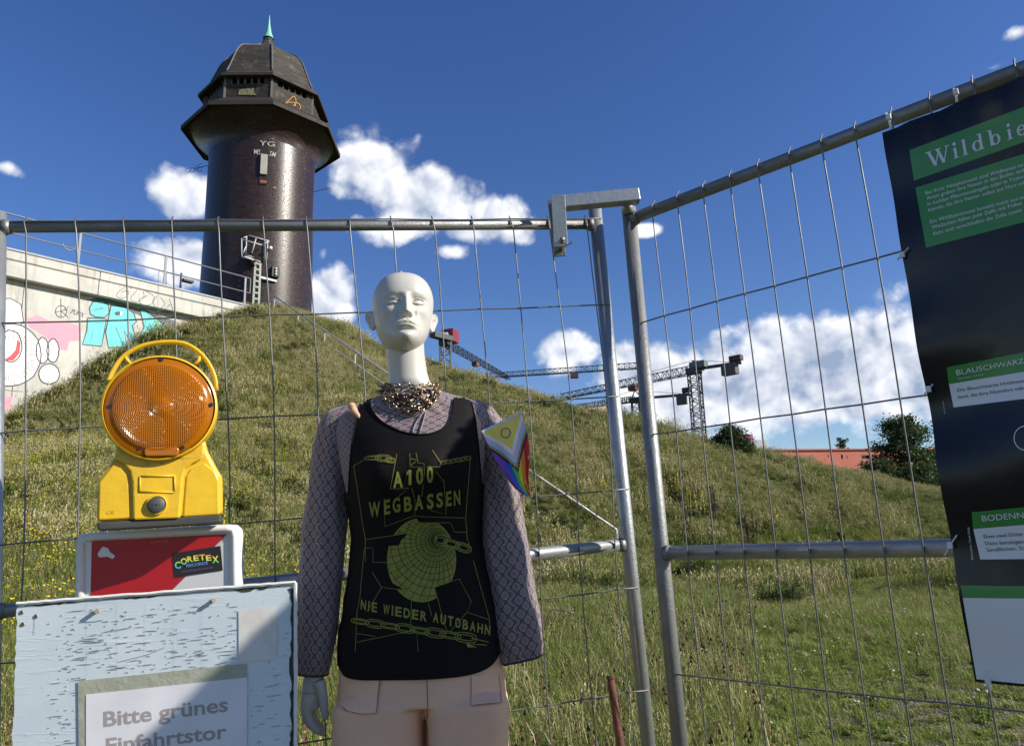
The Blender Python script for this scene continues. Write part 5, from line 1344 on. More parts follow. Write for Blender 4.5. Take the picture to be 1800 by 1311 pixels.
def ringv(v, off=0.0, n=72, sub=None, wr=None):
    vs_ = [r[0] for r in RINGS]; g_ = [spline(vs_[::-1], [r[k] for r in RINGS][::-1], v) for k in (1, 2, 3, 4)]
    L_, R_ = PY(g_[0], v - .5 * 0 + (g_[1] - g_[0]) * .033, YB), PY(g_[1], v - (g_[1] - g_[0]) * .033, YB); c = (L_ + R_) / 2; e = (R_ - L_); rx = e.length / 2 + off; e.normalize()
    out = []
    for k in range(n):
        a = 2 * PI * k / n; s_, c_ = sin(a), cos(a); ex = 2 / 2.25; X = math.copysign(abs(s_) ** ex, s_) * rx; Y = math.copysign(abs(c_) ** ex, c_) * ((g_[2] if c_ > 0 else g_[3]) + off)
        if 790 < v < 900 and c_ > 0: Y += .010 * math.exp(-((v - 838) / 26) ** 2) * (math.exp(-((X - .062) / .035) ** 2) + math.exp(-((X + .062) / .035) ** 2))
        p = c + e * X - Vector((0, 1, 0)) * Y
        if wr:
            d = (p - c).normalized(); p += d * wr(p, a, v)
        out.append(p)
    return out


# ---- body: torso, neck, legs, left forearm and hand in one mesh
bodyv = MB()
tv = list(np.linspace(1222, 684, 46)); rows = [ringv(v, -.004, 56) for v in tv]
neck = [(680, 683, 762, .052), (670, 683.5, 755, .049), (655, 683, 751, .047), (640, 682, 749, .046), (625, 681, 747, .046), (600, 680, 746, .046), (585, 680, 746, .044)]
for v, a, b_, d_ in neck:
    L_, R_ = PY(a, v + 1, YB), PY(b_, v - 1, YB); c = (L_ + R_) / 2; e = R_ - L_; rx = e.length / 2; e.normalize(); c = c + Vector((0, -.004 - (680 - v) * .00016, 0))
    rows.append([c + e * sin(2 * PI * k / 56) * rx - Vector((0, cos(2 * PI * k / 56) * d_, 0)) for k in range(56)])
bodyv.grid(rows, True, cap=True)
# clavicle hint and legs
for sx, uc in ((-1, 672), (1, 822)):
    top = PY(uc, 1225, YB); foot = Vector((mq_x + sx * .095, YB, .07)); knee = top.lerp(foot, .48) + Vector((0, -.015, 0))
    pth = smoothpath([tuple(top), tuple(top.lerp(knee, .5)), tuple(knee), tuple(knee.lerp(foot, .35) + Vector((0, .02, 0))), tuple(foot)], 22); rr_ = [spline([0, 5, 10, 14, 21], [.082, .070, .050, .052, .030], i) for i in range(22)]
    bodyv.tube(pth, rr_, 16)
    bodyv.tube([foot + Vector((0, .05, -.03)), foot + Vector((0, -.02, -.035)), foot + Vector((0, -.11, -.05)), foot + Vector((0, -.16, -.055))], [.03, .036, .034, .018], 12)
body = bodyv.build('torso_and_legs', skin, mq, True)

# ---- hand (palm, thumb and four fingers as one remeshed surface)
hb = MB(); YH = YB - .01


def H(u, v, dy=0): return PY(u, v, YH + dy)


hb.tube([H(552, 1140), H(552, 1185), H(550, 1200), H(549, 1215)], [.0225, .0210, .0225, .024], 16, flat=.75)
hb.tube([H(549, 1206), H(547, 1225), H(546, 1243), H(546, 1250)], [.020, .0235, .021, .013], 14, flat=.62)
fing = [([(540, 1222), (535, 1245), (539, 1264), (547, 1276), (553, 1281)], .0, (.0105, .0095, .0085, .0078, .0055)),
        ([(544, 1230), (540, 1252), (546, 1270), (556, 1282), (563, 1287)], -.012, (.0105, .0098, .0088, .008, .0056)),
        ([(549, 1235), (546, 1256), (553, 1275), (564, 1286), (571, 1289)], .012, (.0105, .0095, .0088, .0078, .0056)),
        ([(552, 1236), (551, 1255), (557, 1270), (565, 1279), (570, 1281)], .026, (.009, .0085, .008, .007, .005))]
for pts_, dy, rr_ in fing: hb.tube(smoothpath([tuple(H(u, v, dy)) for u, v in pts_], 14), [spline([0, 3, 6, 10, 13], rr_, i) for i in range(14)], 10)
hb.tube(smoothpath([tuple(H(u, v, -.016)) for u, v in [(560, 1196), (566, 1215), (569, 1236), (571, 1252), (573, 1265)]], 12), [.014, .0135, .012, .0112, .0108, .0102, .0096, .009, .009, .0088, .008, .005], 12)
hand = hb.build('hand', skin, mq, True)
md = hand.modifiers.new('remesh', 'REMESH'); md.mode = 'VOXEL'; md.voxel_size = .0022; md.use_smooth_shade = True
md = hand.modifiers.new('smooth', 'SMOOTH'); md.iterations = 5; md.factor = .6

# ---- head
HS = 1.0
ZK = [0, .006, .016, .030, .048, .070, .095, .120, .150, .178, .198, .210, .2165, .219]
YF = [.060, .078, .086, .086, .083, .081, .082, .085, .087, .080, .064, .042, .022, .001]
YK = [-.01, .0, .020, .040, .055, .068, .080, .088, .092, .084, .066, .044, .022, .001]
WK = [.012, .025, .0375, .0475, .0565, .0645, .0695, .0735, .0745, .067, .0535, .036, .018, .001]
c_p, c_y, c_r = rad(9), rad(14), rad(-.5)
HO = PY(708, 554, YB - .012)


def hp_(x, yf, z):     # head coordinates (x right in the picture, yf forward, z from the chin) to world
    z -= .112; p = Vector((x, -yf, z * .97))
    # chin up, then turn to the picture's right, then roll
    y, z2 = p.y * cos(c_p) + p.z * sin(c_p), -p.y * sin(c_p) + p.z * cos(c_p); p = Vector((p.x, y, z2))
    x2, y2 = p.x * cos(c_y) - p.y * sin(c_y), p.x * sin(c_y) + p.y * cos(c_y); p = Vector((x2, y2, p.z))
    x3, z3 = p.x * cos(c_r) - p.z * sin(c_r), p.x * sin(c_r) + p.z * cos(c_r); return HO + Vector((x3, p.y, z3))


def gs(x, z, cx, cz, sx_, sz_): return math.exp(-((x - cx) / sx_) ** 2 - ((z - cz) / sz_) ** 2)


def face(x, z):
    d = 0; ax_ = abs(x)
    # nose: bridge to tip
    if .06 < z < .135:
        tt = (z - .074) / (.124 - .074)
        amp = .0200 * max(0, 1 - max(0, tt)) ** .8 + .0045 if tt > 0 else .0245 * math.exp(-((z - .074) / .0065) ** 2)
        if tt > 1: amp = .0035 * math.exp(-((z - .124) / .010) ** 2)
        wd_ = .0084 + .0026 * max(0, 1 - tt) if tt > 0 else .0108
        d += amp * math.exp(-(x / wd_) ** 2)
    d += .0068 * gs(ax_, z, .0118, .0735, .0055, .0060) - .004 * gs(ax_, z, .0195, .076, .005, .008)
    d -= .004 * gs(ax_, z, .0065, .0665, .0032, .0025)
    # eye sockets, balls, lids
    d -= .0088 * gs(ax_, z, .0305, .1135, .0190, .0135) + .0045 * gs(ax_, z, .0165, .115, .007, .012)
    ez = z - .1130 - .10 * (ax_ - .031)
    ball = 1 - ((ax_ - .0315) / .0155) ** 2 - (ez / .0098) ** 2
    if ball > 0: d += .0085 * math.sqrt(ball)
    op = 1 - ((ax_ - .0315) / .0138) ** 2 - (ez / .0056) ** 2
    if op > 0: d -= .0026 * min(1, op * 3)
    d += .0022 * math.exp(-((ez - .0064 + 20 * (ax_ - .0315) ** 2) / .0016) ** 2) * math.exp(-((ax_ - .0315) / .014) ** 4)
    d += .0014 * math.exp(-((ez + .0062 - 16 * (ax_ - .0315) ** 2) / .0014) ** 2) * math.exp(-((ax_ - .0315) / .014) ** 4)
    d -= .0026 * math.exp(-((ez - .0108 + 14 * (ax_ - .0315) ** 2) / .0016) ** 2) * math.exp(-((ax_ - .0315) / .016) ** 4)
    ir = ((ax_ - .0315) ** 2 + ez ** 2) ** .5; d -= .0006 * math.exp(-((ir - .0045) / .0009) ** 2)
    # brow, cheekbones, cheeks
    d += .0008 * math.exp(-((z - .1330 + 5.5 * (ax_ - .03) ** 2) / .0075) ** 2) * math.exp(-((ax_ - .031) / .018) ** 2)
    d += .0050 * gs(ax_, z, .046, .090, .016, .014) - .0035 * gs(ax_, z, .040, .058, .012, .018)
    # mouth
    d += .0058 * gs(x, z, 0, .050, .030, .020)
    ul = .0515 + .0022 * math.exp(-((ax_ - .006) / .005) ** 2) - .0010 * (ax_ / .022) ** 2
    if ax_ < .030:
        taper = max(0, 1 - (ax_ / .0255) ** 2)
        d += .0062 * taper ** .5 * math.exp(-((z - ul) / .0036) ** 2) + .0092 * taper ** .6 * math.exp(-((z - .0410) / .0052) ** 2)
        d -= .0062 * max(0, 1 - (ax_ / .028) ** 4) * math.exp(-((z - .0468 + .0012 * (ax_ / .02) ** 2) / .0011) ** 2)
    d -= .0012 * gs(x, z, 0, .060, .0035, .005)
    d -= .0048 * gs(x, z, 0, .0325, .018, .0048); d += .0058 * gs(x, z, 0, .0165, .017, .010)
    d -= .0025 * gs(ax_, z, .0285, .046, .004, .004)
    return d


NA, NZ = 220, 190; rows = []
for i in range(NZ + 1):
    z = .219 * (i / NZ); z = min(z, .2189)
    yf, yk, w_ = spline(ZK, YF, z), spline(ZK, YK, z), spline(ZK, WK, z); row = []
    for k in range(NA):
        q_a = k / NA; a = 2 * PI * q_a; a = a - .30 * sin(a)          # denser at the front
        s_, c_ = sin(a), cos(a); ex = 2 / (2.25 if c_ > 0 else 2.0)
        x = w_ * math.copysign(abs(s_) ** ex, s_); y = math.copysign(abs(c_) ** ex, c_) * (yf if c_ > 0 else yk)
        if c_ > 0: y += face(x, z) * min(1, c_ * 2.5)
        # cut hair line ridge of the wig cap
        y0_ = z - (.205 - .55 * max(0, y)); 
        row.append(hp_(x, y, z))
    rows.append(row)
hm = MB().grid(rows, True, cap=True)
hm.build('head', skin, mq, True)
for sx in (-1, 1):   # ears: a cupped shell with a rolled rim, standing off behind the jaw
    em = MB(); rows = []; NU, NV = 40, 26
    for i in range(NV + 1):
        ph = PI * i / NV; row = []
        for k in range(NU):
            a = 2 * PI * k / NU; hz_ = .0270 * cos(ph); egg = 1 + .22 * cos(ph); lw = .0158 * sin(ph) * cos(a) * egg; lt = .0062 * sin(ph) * sin(a)
            r2 = math.sqrt((hz_ / .0270) ** 2 + (lw / .0205) ** 2)
            if sin(a) > 0: lt += .0042 * math.exp(-((r2 - .86) / .13) ** 2) - .0055 * math.exp(-(r2 / .55) ** 2) + .0025 * math.exp(-((r2 - .5) / .1) ** 2)
            ca, sa = cos(rad(52)), sin(rad(52))      # ear plane turned out from the skull
            xo = .0705 + .0058 * cos(ph) - lw * ca * 1 + lt * sa * .8 + .0045; yo = -.012 + lw * sa + lt * ca
            row.append(hp_(sx * (xo), yo - .002 * cos(ph), .0975 + hz_ + .0))
        rows.append(row)
    em.grid(rows, True).build('ear', skin, mq, True)
kp = hp_(-.004, -.004, .217)
MB().tube([kp, kp + up * .006, kp + up * .010, kp + up * .013, kp + up * .019, kp + up * .0225], [.0062, .0066, .0045, .0040, .0048, .001], 10).build('crown_knob', mat('beige_putty', (.42, .33, .2), .7, 0, .5, 90), mq, True)

# ---- blouse (torso part and two sleeves)
blouse_m, b, T = shader('patterned_blouse_fabric'); uvn = T.n('ShaderNodeUVMap'); su = T.n('ShaderNodeSeparateXYZ'); T.l(uvn.outputs[0], su.inputs[0])
u_ = T.m('DIVIDE', su.outputs[0], .0232); v_ = T.m('DIVIDE', su.outputs[1], .0290)
pa = T.m('SUBTRACT', T.m('FRACT', T.m('ADD', u_, v_)), .5); pb_ = T.m('SUBTRACT', T.m('FRACT', T.m('SUBTRACT', u_, v_)), .5)
dd_ = T.m('POWER', T.m('ADD', T.m('POWER', T.m('ABSOLUTE', pa), 3.2), T.m('POWER', T.m('ABSOLUTE', pb_), 3.2)), 1 / 3.2)
ring_ = T.m('MULTIPLY', T.ramp(dd_, .31, .34), T.ramp(dd_, .37, .40, 1, 0)); inn = T.ramp(dd_, .27, .30, 1, 0); wv_ = T.m('FRACT', T.m('MULTIPLY', T.m('ADD', u_, v_), 9)); 
c = T.mix(T.m('MULTIPLY', wv_, .5), (.075, .062, .070), (.145, .118, .122)); c = T.mix(T.m('MULTIPLY', inn, .75), c, (.30, .20, .195)); c = T.mix(T.ramp(dd_, .12, .15, .5, 0), c, (.14, .11, .13)); c = T.mix(T.m('MULTIPLY', ring_, .8), c, (.56, .46, .44))
T.l(c, b.inputs['Base Color']); b.inputs['Roughness'].default_value = .6; b.inputs['Sheen Weight'].default_value = .3; b.inputs['Specular IOR Level'].default_value = .35


def wr_b(p, a, v):
    n1 = mnoise.noise(Vector((p.x * 16, p.y * 16, p.z * 11))); n2 = 1 - abs(mnoise.noise(Vector((p.x * 34 + p.z * 14, p.y * 30, p.z * 20)))) * 2
    k = max(0, min(1, (905 - v) / 60)); hi = max(0, min(1, (775 - v) / 30)); inside = max(0, 1 - abs(math.sin(a)) / .55) * (1 if math.cos(a) > 0 else 0) * max(0, min(1, (752 - v) / 20))
    n3 = 1 - abs(mnoise.noise(Vector((p.x * 26 + (p.z - 1.55) * 30, 3, p.z * 9)))) * 2.4
    return (.0012 * n1 + .0010 * n2) * k + .0015 * n1 * hi + (.007 * n3 + .006 * n1 + .003) * inside


rows, uvs = [], []
for v in np.linspace(905, 699, 110):
    r_ = ringv(v, .0045, 180, wr=wr_b); r_.append(r_[0]); rows.append(r_); uvs.append([(.135 * (2 * PI * k / 180), (905 - v) / 380) for k in range(181)])
MB().grid(rows, uvs=uvs).build('blouse', blouse_m, mq, True)


def sleeve(name, cl, yoff, seed):
    """cl: list of (u, v, halfwidth px)"""
    pts = smoothpath(cl, 90); rows, uvs = [], []; s_ = 0; prev = None; n_ = 72; yo = smoothpath([(y,) for y in yoff], 90)
    for i, (u, v, hw) in enumerate(pts):
        c = PY(u, v, YB + yo[i][0]); a = pts[max(0, i - 1)]; b_ = pts[min(89, i + 1)]
        d = (PY(b_[0], b_[1], YB) - PY(a[0], a[1], YB)).normalized(); side = d.cross(Vector((0, 1, 0))).normalized()
        if side.x < 0: side = -side
        rx = hw / FPX * (c - CAM).dot(cF); ry = rx * .82; 
        if prev is not None: s_ += (c - prev).length
        prev = c; r_ = []
        for k in range(n_ + 1):
            a_ = 2 * PI * k / n_; p = c + side * sin(a_) * rx - Vector((0, 1, 0)) * cos(a_) * ry; f_ = i / 89
            q = Vector((p.x * 9 + seed, p.y * 9, p.z * 5)); n1 = mnoise.noise(q); q2 = Vector((p.x * 22 + seed, p.y * 22, p.z * 7 + sin(a_) * .8)); n2 = 1 - 2 * abs(mnoise.noise(q2))
            fold = .5 * sin(a_ * 5 + 3 * mnoise.noise(Vector((seed, 0, p.z * 6)))) * (.4 + .6 * f_)
            r = 1 + (.09 * n1 + .12 * n2 + .06 * fold + .05 * sin(a_ * 3 + seed + p.z * 5) * (.3 + .7 * f_) + .035 * sin(a_ * 8 + p.z * 9 + seed) * f_)
            if f_ < .2: r += (.2 - f_) * .5 * (.5 + .5 * sin(a_ * 9 + seed))* .5
            if f_ > .93: r *= 1 - .12 * (f_ - .93) / .07 * (.6 + .4 * sin(a_ * 14))
            r_.append(c + (p - c) * r)
        rows.append(r_); uvs.append([(.05 * 2 * PI * k / n_, -s_) for k in range(n_ + 1)])
    o = MB().grid(rows, uvs=uvs).build(name, blouse_m, mq, True)
    hem = [Vector(p) for p in rows[-1]]; MB().tube(hem, .0022, 5, cap=False).build('cuff_hem', blk, mq, True); return o, rows


slL, _ = sleeve('sleeve', [(622, 722, 20), (599, 746, 30), (587, 782, 32), (579, 830, 32), (570, 910, 35), (562, 1010, 35), (556, 1090, 35.5), (552, 1150, 32), (549, 1184, 27)], [0, 0, 0, -.005, -.01, -.012, -.012, -.01, -.01], 1.3)
slR, _ = sleeve('sleeve', [(822, 716, 20), (843, 741, 29), (860, 777, 31), (870, 830, 32), (880, 890, 33), (888, 960, 37), (898, 1035, 39.5), (908, 1095, 41), (916, 1135, 39), (921, 1157, 36)], [0, 0, 0, 0, -.005, -.01, -.012, -.015, -.015, -.015], 7.7)
# neck ties of the blouse
sash = mat('grey_ribbon', (.22, .2, .23), .6)
# ---- black vest
cot, b, T = shader('black_cotton_jersey'); tcn = T.n('ShaderNodeTexCoord'); b.inputs['Base Color'].default_value = (.0085, .0075, .0075, 1); b.inputs['Roughness'].default_value = .7; b.inputs['Specular IOR Level'].default_value = .12
bp = T.n('ShaderNodeBump'); bp.inputs['Strength'].default_value = .25; bp.inputs['Distance'].default_value = .01; T.l(T.noise(tcn.outputs['Object'], 13, 4, .5), bp.inputs['Height']); T.l(bp.outputs[0], b.inputs['Normal'])


def wr_t(p, a, v):
    f_ = max(0, min(1, (v - 860) / 200)); n1 = mnoise.noise(Vector((p.x * 11, p.y * 8, p.z * 5 + 4))); n2 = 1 - 2.2 * abs(mnoise.noise(Vector((p.x * 13 + p.z * 6, 2.0, p.z * 17 - p.x * 5)))); sd_ = .3 + .7 * abs(sin(a)); w_ = .0045 * n1 * f_ + .0030 * n2 * sd_ * max(0, min(1, (v - 800) / 60)) + .0025 * max(0, (v - 1100) / 70) * sin(a * 7 + 1)
    return max(w_, -.0015)


OFF = .0095
sh = [ringv(v, OFF, 144, wr=wr_t) for v in np.linspace(1180, 690, 124)]
shm = MB().grid(sh, True); vest_surf_obj = shm.build('vest_shell', cot, mq, True); vb = bvh_of([vest_surf_obj])
bpy.data.objects.remove(vest_surf_obj)
rows = []
for j in range(80):
    r_ = []
    for k in range(144):
        a = 2 * PI * k / 144; s_ = abs(sin(a)); vb_ = 1176 - 30 * s_ ** 6 + 2 * sin(a * 3); v = vb_ + (861 - vb_) * j / 79; r_.append(v)
    rows.append(r_)
grid_rows = []
cache = {v: ringv(v, OFF, 144, wr=wr_t) for v in np.arange(1140, 1180.5, .5)}
for j in range(80):
    line = []
    for k in range(144):
        v = rows[j][k]
        line.append(v)
    grid_rows.append(line)
pts_rows = []
vs_all = np.arange(858, 1181, 4.0); tab = np.array([[p[:] for p in ringv(v, OFF, 144, wr=wr_t)] for v in vs_all])
for j in range(80):
    pr = []
    for k in range(144):
        f_ = (grid_rows[j][k] - 858) / 4; i0 = int(min(max(f_, 0), len(vs_all) - 2)); fr = f_ - i0; pr.append(Vector(tab[i0, k] * (1 - fr) + tab[i0 + 1, k] * fr))
    pts_rows.append(pr)
vest = MB().grid(pts_rows, True).build('vest', cot, mq, True)
vsf = bvh_surf(vb)
arm_l = [(613, 866), (614, 840), (616, 810), (619, 780), (624, 750), (629, 725), (634, 706), (640, 700)]
arm_r = [(846, 868), (845, 840), (842, 800), (838, 760), (834, 730), (829, 708), (822, 698)]
neckl = [(806, 694), (799, 700), (798, 712), (796, 728), (788, 745), (770, 758), (745, 764), (715, 761), (690, 752), (668, 738), (655, 722), (650, 708), (655, 700)]
q = Print(vsf, .0003, 7); q.poly(arm_l + [(655, 700)] + neckl[::-1][1:] + arm_r[::-1]); vu = q.build('vest_chest', cot, mq)
nn_ = MB(); pth = [vsf(u, v) for u, v in smoothpath(neckl[1:-1], 60)]; nn_.tube([p[0] + p[1] * .001 for p in pth if p], .0022, 6); nn_.build('neckline_binding', cot, mq, True)
for arm_ in (arm_l[:-1], arm_r[:-1]):
    pth = [vsf(u, v) for u, v in smoothpath(arm_, 40)]; MB().tube([p[0] + p[1] * .0008 for p in pth if p], .0018, 6).build('armhole_binding', cot, mq, True)
# back of the vest
bkp = MB(); rr_b = []
for v in np.linspace(862, 712, 30):
    r_ = ringv(v, OFF, 144); hw_ = int(spline([712, 740, 800, 862], [22, 24, 30, 36], v)); rr_b.append([r_[(72 + k) % 144] for k in np.linspace(-hw_, hw_, 41).astype(int)])
bkp.grid(rr_b).build('vest_back', cot, mq, True)
# peach straps of the garment below
pch = mat('peach_cotton', (.60, .36, .25), .7, 0, .3, 20)
ks_ = smoothpath([(621, 708), (619, 714), (622, 722), (629, 730), (634, 738)], 14); MB().tube([PY(u, v, YB - .075) for u, v in ks_], [.004, .007, .0095, .0102, .0098, .0085, .0095, .009, .007, .006, .0055, .005, .0045, .003], 12).build('strap_knot', pch, mq, True)
for pl_ in ([(654, 722), (664, 728), (690, 757), (683, 756), (662, 740)], [(818, 700), (824, 706), (838, 742), (836, 770), (846, 772), (845, 742), (830, 712)]):
    q = Print(vsf, .0001, 6); q.poly(pl_); q.build('peach_strap', pch, mq)

# print on the vest (olive screen print)
ol = mat('olive_screen_print', (.27, .28, .04), .7, 0, .6, 60, col2=(.15, .16, .03))
Z7 = lambda pts: [(500 + a / 3.75, 680 + b_ / 3.75) for a, b_ in pts]
Z8 = lambda pts: [(500 + a / 3.735, 960 + b_ / 3.735) for a, b_ in pts]
q = Print(vsf, .0026, 8)
q.poly(Z7([(820, 645), (838, 643), (838, 545), (822, 545), (806, 562), (806, 580), (820, 572)]))
for ch, x0, x1, y0, y1 in (('A', 717, 782, 660, 654), ('0', 870, 918, 636, 632), ('0', 940, 982, 626, 621)):
    (a0, b0), (a1, b1) = Z7([(x0, y0), (x1, y1)]); q.text(ch, (a0, b0), (a1, b1), 27, (-.02, -1), bold=.035)
q.build('slogan_lettering', ol, mq); q = Print(vsf, .0026, 8)
xs_ = [(562, 636), (660, 700), (716, 766), (790, 842), (862, 915), (940, 985), (1002, 1045), (1065, 1100), (1115, 1156)]; ys_ = [853, 838, 825, 818, 808, 800, 792, 783, 777]
for ch, (x0, x1), yy in zip('WEGBASSEN', xs_, ys_):
    (a0, b0), (a1, b1) = Z7([(x0, yy), (x1, yy - 8)]); q.text(ch, (a0, b0), (a1, b1), 26, (-.03, -1), bold=.03)
q.build('slogan_lettering', ol, mq)
q = Print(vsf, .0026, 8)
def line_text(word, P0, P1, cap, gap=.42):
    n_ = len(word); P0, P1 = Vector(P0), Vector(P1); wts = [.24 if c in 'I' else 1.0 for c in word]; tot = sum(wts) + gap * (n_ - 1); s_ = 0
    for c, w_ in zip(word, wts):
        a = P0.lerp(P1, s_ / tot); b_ = P0.lerp(P1, (s_ + w_) / tot); s_ += w_ + gap
        q.text(c, a, b_, cap, (.04, -1), bold=.03)
line_text('NIE', *Z8([(505, 410), (610, 432)]), 17); line_text('WIEDER', *Z8([(650, 440), (935, 490)]), 17, .3); q.build('slogan_lettering', ol, mq); q = Print(vsf, .0026, 8); line_text('AUTOBAHN', *Z8([(975, 492), (1345, 582)]), 17, .35); q.build('slogan_lettering', ol, mq)
q = Print(vsf, .0011, 7); gc, gr_ = Z7([(903, 1135)])[0], (60.5, 74); gc = (741, 984)
q.poly([(gc[0] + gr_[0] * cos(a), gc[1] + gr_[1] * sin(a)) for a in np.linspace(0, 2 * PI, 56)[:-1]]); q.build('wrecking_ball_print', ol, mq)
ins = lambda x, y: ((x - gc[0]) / gr_[0]) ** 2 + ((y - gc[1]) / gr_[1]) ** 2 < .985
q = Print(vsf, .0018, 8); pc_ = (769, 947)


def clipstroke(pts, w):
    run = []
    for p in pts:
        if ins(*p): run.append(p)
        else:
            if len(run) > 2: q.stroke(run, w)
            run = []
    if len(run) > 2: q.stroke(run, w)


for r_ in (6, 10, 15, 21, 28, 36, 45, 55, 66, 78, 91, 105, 120): clipstroke([(pc_[0] + r_ * cos(a) * .93 - r_ * .12, pc_[1] + r_ * sin(a) * 1.0 + r_ * .1) for a in np.linspace(0, 2 * PI, 60)], .8)
for i in range(40):
    a = 2 * PI * i / 40; pts_ = []
    for t_ in np.linspace(5, 150, 40): aa = a + t_ * .0022; pts_.append((pc_[0] + t_ * cos(aa) * .93 - t_ * .12, pc_[1] + t_ * sin(aa) + t_ * .1))
    clipstroke(pts_, .75)
q.poly(Z7([(540, 1000), (812, 965), (770, 1010), (755, 1042), (540, 1052)])); q.poly(Z7([(870, 855), (1195, 862), (1195, 895), (1110, 892), (905, 892), (880, 880)])); q.poly(Z8([(583, 170), (790, 285), (740, 280), (640, 270)])); q.poly(Z8([(985, 268), (1145, 215), (1222, 362), (1190, 430), (1050, 520)]))
q.poly(Z8([(500, 625), (870, 545), (880, 690), (520, 700)]))
for lk in (Z7([(1000, 990), (1030, 975), (1120, 1010), (1150, 1040), (1130, 1060), (1050, 1035), (1000, 1020)]), Z7([(1110, 1035), (1190, 1045), (1225, 1090), (1215, 1105), (1150, 1080)])): q.poly(lk)
q.build('print_dark_shapes', cot, mq)
q = Print(vsf, .0024, 8)


def link(c, rx, ry, ang, w=1.1):
    for k in (1.0, .55):
        pts_ = []
        for a in np.linspace(0, 2 * PI, 26):
            x, y = math.copysign(abs(cos(a)) ** .7, cos(a)) * rx * (1 if k == 1 else .72), math.copysign(abs(sin(a)) ** .8, sin(a)) * ry * k; pts_.append((c[0] + x * cos(ang) - y * sin(ang), c[1] + x * sin(ang) + y * cos(ang)))
        q.stroke(pts_, w)


for (x, y, a, b_, an) in [(585, 470, 55, 14, -.03), (655, 472, 52, 22, .05), (700, 485, 35, 16, .1)]: link(Z7([(x, y)])[0], a / 3.75, b_ / 3.75, an, .9)
for i in range(6): link(Z7([(1045 + i * 32, 500 - i * 6)])[0], 5.2, 3.4, -.15 + .3 * (i % 2), .7)
q.stroke(Z7([(462, 520), (520, 488), (540, 470)]), .8)
for (x, y, a, b_, an) in [(1030, 1010, 42, 34, .2), (1100, 1035, 55, 26, .25), (1175, 1058, 52, 28, .35)]: link(Z7([(x, y)])[0], a / 3.75, b_ / 3.75, an, 1.6)
for i in range(8): link(Z8([(500 + i * 98, 492 + i * 15)])[0], 15 + i * .6, (7.0 if i % 2 else 4.5) + i * .25, .16, 1.3)
q.stroke(Z8([(1225, 600), (1335, 628)]), 1.2); q.stroke(Z8([(1235, 640), (1325, 648)]), 1.2); q.poly(Z8([(1190, 630), (1262, 662), (1200, 660)]))
for pl_ in ([(462, 515), (500, 760), (520, 905), (538, 1005), (538, 1150)], [(1222, 455), (1190, 860), (1200, 1000), (1230, 1090)], [(742, 445), (698, 672), (822, 664), (750, 722)], [(828, 440), (830, 525), (905, 530), (915, 555)], [(868, 435), (882, 500), (922, 505), (925, 590)], [(975, 420), (1028, 500), (1022, 527), (940, 528)],
            [(660, 730), (665, 918), (860, 845), (905, 852), (1190, 862)], [(840, 660), (862, 750), (860, 840)], [(915, 640), (905, 720)], [(1000, 560), (1048, 620), (1065, 840), (962, 810)], [(885, 893), (1095, 893), (1118, 955), (1195, 957)], [(540, 1005), (812, 962)], [(540, 1058), (588, 1060), (588, 1152), (675, 1155)], [(830, 475), (872, 480), (860, 500), (832, 515)]): q.stroke(Z7(pl_), .75)
for pl_ in ([(530, 10), (500, 340), (482, 430), (470, 690)], [(1235, 90), (1340, 470), (1345, 580)], [(580, 168), (640, 268), (740, 280), (820, 285)], [(640, 270), (545, 430)], [(985, 268), (1145, 213), (1225, 362), (1195, 432), (1340, 480)], [(985, 270), (1060, 540), (1085, 560), (1195, 432)], [(835, 355), (830, 520)], [(945, 370), (970, 460)], [(480, 628), (870, 545), (880, 690)], [(480, 570), (600, 590)]): q.stroke(Z8(pl_), .8)
q.build('print_line_work', ol, mq)

# ---- shorts
shm_ = mat('peach_cotton_twill', (.84, .51, .34), .75, 0, .2, 8, .1, 30)


def wr_s(p, a, v): return .0015 * mnoise.noise(Vector((p.x * 9, p.y * 9, p.z * 7 + 9))) + .0005


mb = MB(); rows = [ringv(v, .0035, 96, wr=wr_s) for v in np.linspace(1226, 1140, 20)]; mb.grid(rows, True, cap=True)
for cl in ([(680, 1208, 66), (674, 1228, 79), (672.5, 1256, 77.8), (671, 1320, 78.6), (668, 1400, 80), (664, 1500, 80), (662, 1560, 80)], [(812, 1208, 58), (820, 1228, 71), (824.5, 1256, 69.5), (825, 1320, 69.6), (828, 1400, 73), (830, 1500, 76), (832, 1560, 76)]):
    rows = []
    for (u, v, hw) in smoothpath(cl, 34):
        c = PY(u, v, YB); rx = hw / FPX * (c - CAM).dot(cF); r_ = []
        for k in range(64):
            a = 2 * PI * k / 64; s_, c_ = sin(a), cos(a); ex = 2 / 4.2; p = c + Vector((math.copysign(abs(s_) ** ex, s_) * rx, -math.copysign(abs(c_) ** ex, c_) * (.100 + .023 * min(1, max(0, (v - 1204) / 20))), math.copysign(abs(s_) ** ex, s_) * rx * .05)); p += (p - c).normalized() * (.005 * mnoise.noise(Vector((p.x * 12, p.y * 9, p.z * 4)))); r_.append(p)
        rows.append(r_)
    mb.grid(rows, True, cap=True)
shorts = mb.build('shorts', shm_, mq, True)
for ty, kw in (('REMESH', dict(mode='VOXEL', voxel_size=.0036, use_smooth_shade=True)), ('SMOOTH', dict(iterations=5, factor=.6))):
    md = shorts.modifiers.new(ty.lower(), ty)
    for k_, v_2 in kw.items(): setattr(md, k_, v_2)
bpy.context.view_layer.update(); dg = bpy.context.evaluated_depsgraph_get(); nm_ = bpy.data.meshes.new_from_object(shorts.evaluated_get(dg)); shorts.modifiers.clear(); shorts.data = nm_; nm_.name = 'shorts'
shb = bvh_surf(bvh_of([shorts]))
stitch = mat('seam_brown', (.20, .10, .07), .8)
